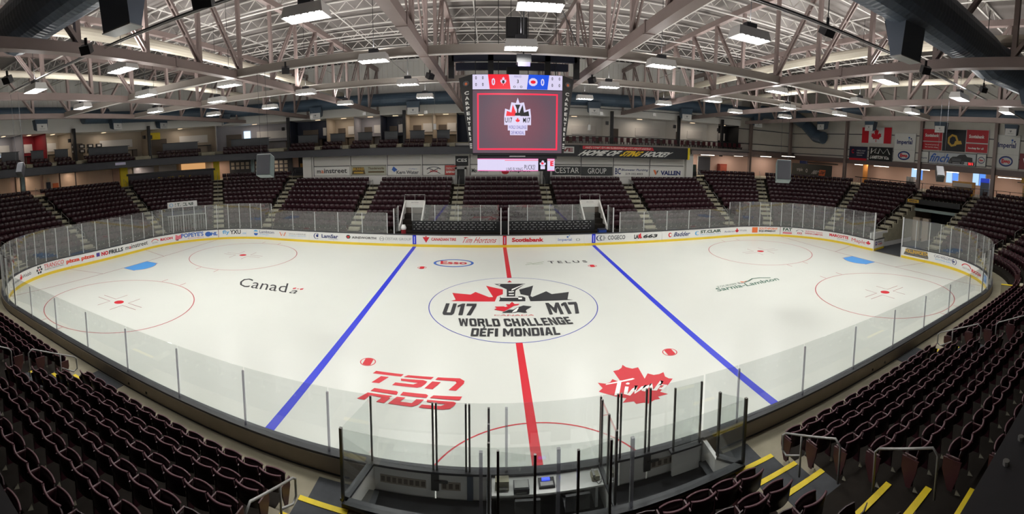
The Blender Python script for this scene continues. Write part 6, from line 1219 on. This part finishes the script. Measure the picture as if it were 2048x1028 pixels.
for s in (-1, 1):
    x0 = SXC + s * (HW + .01)
    def cf(u, v, l, s=s, x0=x0):
        zz = ZB + (ZT - ZB) * v; wv = .12 + (.72 - .12) * v; return (x0 + s * wv * u - s*.0, YF + wv * u * 1.02 - .008 - .002 * l, zz)
    d = Decal(cf)
    word = 'CARPENTERS'
    for i, ch in enumerate(word if s > 0 else word):
        v = .80 - .066 * i; a, b = (.30, .72); 
        if s < 0: a, b = b, a
        d.text(ch, a, b, v - .045, v, 'white', .04)
    for k in range(3): d.rect(.15, .85, .06 + .025 * k, .075 + .025 * k, 'lgrey')
    d.disc(.5, .90, .26, .035, 'dgrey', 8); d.disc(.5, .895, .12, .02, 'orange', 6); d.build('corner_lettering', sb)
MB().box(SXC-2.0, SXC+2.0, YF+.1, YF+4, ZB-.28, ZB-.1, M_blackp).build('gap_band', sb)
MB().box(SXC-.4, SXC+.4, YF+.06, YF+.1, ZB-.2, ZB-.14, M_rail).build('maker_plate', sb)
us = np.linspace(-1, 1, 9); yb0 = YF + .15
m = MB(); vs_ = []; 
for q in us: X = SXC - .05 + 1.95 * q; Y = yb0 - .25 * (1 - q*q); vs_ += [(X, Y, 7.32), (X, Y, 7.94)]
m.add(vs_, [(2*i, 2*i+2, 2*i+3, 2*i+1) for i in range(8)], M_scrw); m.build('ring_screen', sb, label='curved lower ring screen, lilac with pink edges')
rfn = lambda u, v, l: (SXC - .05 + 1.95 * (2*u-1), yb0 - .25 * (1 - (2*u-1)**2) - .004 - .002 * l, 7.32 + .62 * v)
d = Decal(rfn); M_pk = mat('screen_rose', 'F26FB0', .4, emit=.9)
for a, b in ((0, .06), (.94, 1.0)): d.rect(0, 1, a, b, M_pk, 16)
d.rect(.35, 1.0, .84, .88, M_glow, 12); d.rect(.78, .90, 0, 1, M_scrd, 3); d.leaf(.84, .6, .09, .6, M_scrw); d.leaf(.835, .62, .04, .3, M_scrr); d.rect(.81, .87, .15, .4, M_scrw); d.text('PUCKS!', .60, .74, .12, .5, M_scrd, .0); d.text('LIVE FLYING', .37, .58, .02, .28, M_scrd, .0); d.text('E', .94, .985, .4, .8, M_scrr, .05)
d.build('ring_picture', sb)
MB().box(SXC-1.95, SXC+1.9, yb0 + .02, yb0 + 3.6, 7.3, 7.96, M_blackp).build('ring_body', sb)
# hoist frame
hf = empty('hoist_frame', (.1, 0, 12.6), label='black steel hoist frame carrying the scoreboard', cat='frame')
MB().box(-3.2, 3.3, -.1, .2, 12.95, 13.35, M_navy).build('front_beam', hf); MB().box(-3.2, 3.3, 2.4, 2.7, 12.95, 13.35, M_navy).build('rear_beam', hf)
MB().box(-3.4, 3.5, -1.0, -.7, 13.2, 13.3, M_black).build('upper_beam', hf)
for x in (-3.25, -1.2, 1.75, 3.3):
    MB().box(x-.14, x+.14, -.1, .2, 12.1, 13.6, M_black).build('hanger', hf)
MB().box(-.35, .3, .3, 1.2, 12.1, 12.7, M_black).build('winch', hf)
for x in (-.8, .75, -2, 2.2): MB().tube([(x, .1, 12), (x, .1, 17.6)], .02, M_black, 5).build('cable', hf)
pj = empty('projector', (.15, -4.4, 12.0), label='dark box with small lilac screen below the middle lamp in front of the scoreboard', cat='projector')
MB().box(-.15, .45, -4.6, -4.1, 11.95, 12.3, M_blackp).build('body', pj); MB().box(-.1, .4, -4.63, -4.6, 11.8, 11.97, mat('lcd_violet', '7F6FC0', .4, emit=.6)).build('screen', pj); MB().tube([(.15, -4.3, 12.3), (.15, -4.3, 17.6)], .03, M_black).build('stem', pj)
bx = empty('speaker_cluster', (.4, 3, 14.5), label='black loudspeaker cluster hanging above the scoreboard', cat='loudspeaker')
MB().box(-.3, .95, 2.8, 3.6, 14.8, 16.0, M_black).build('cabinet', bx); MB().box(-.2, .3, 2.75, 2.8, 14.9, 15.9, M_blackp).build('grille', bx); MB().box(.4, .85, 2.75, 2.8, 14.9, 15.9, M_blackp).build('grille', bx)
MB().tube([(0, 3.2, 16), (0, 3.2, 18.4)], .02, M_black, 5).build('cable', bx); MB().tube([(.6, 3.2, 16), (.6, 3.2, 18.4)], .02, M_black, 5).build('cable', bx)
# stray cables
tag(MB().tube([(.9, -8, 17.6), (1.6, -4.5, 14.4), (2.6, -3.65, 12.95)], .02, M_black, 5).build('loose_cable'), 'black cable sagging from the roof to the cross beam right of centre', 'cable')
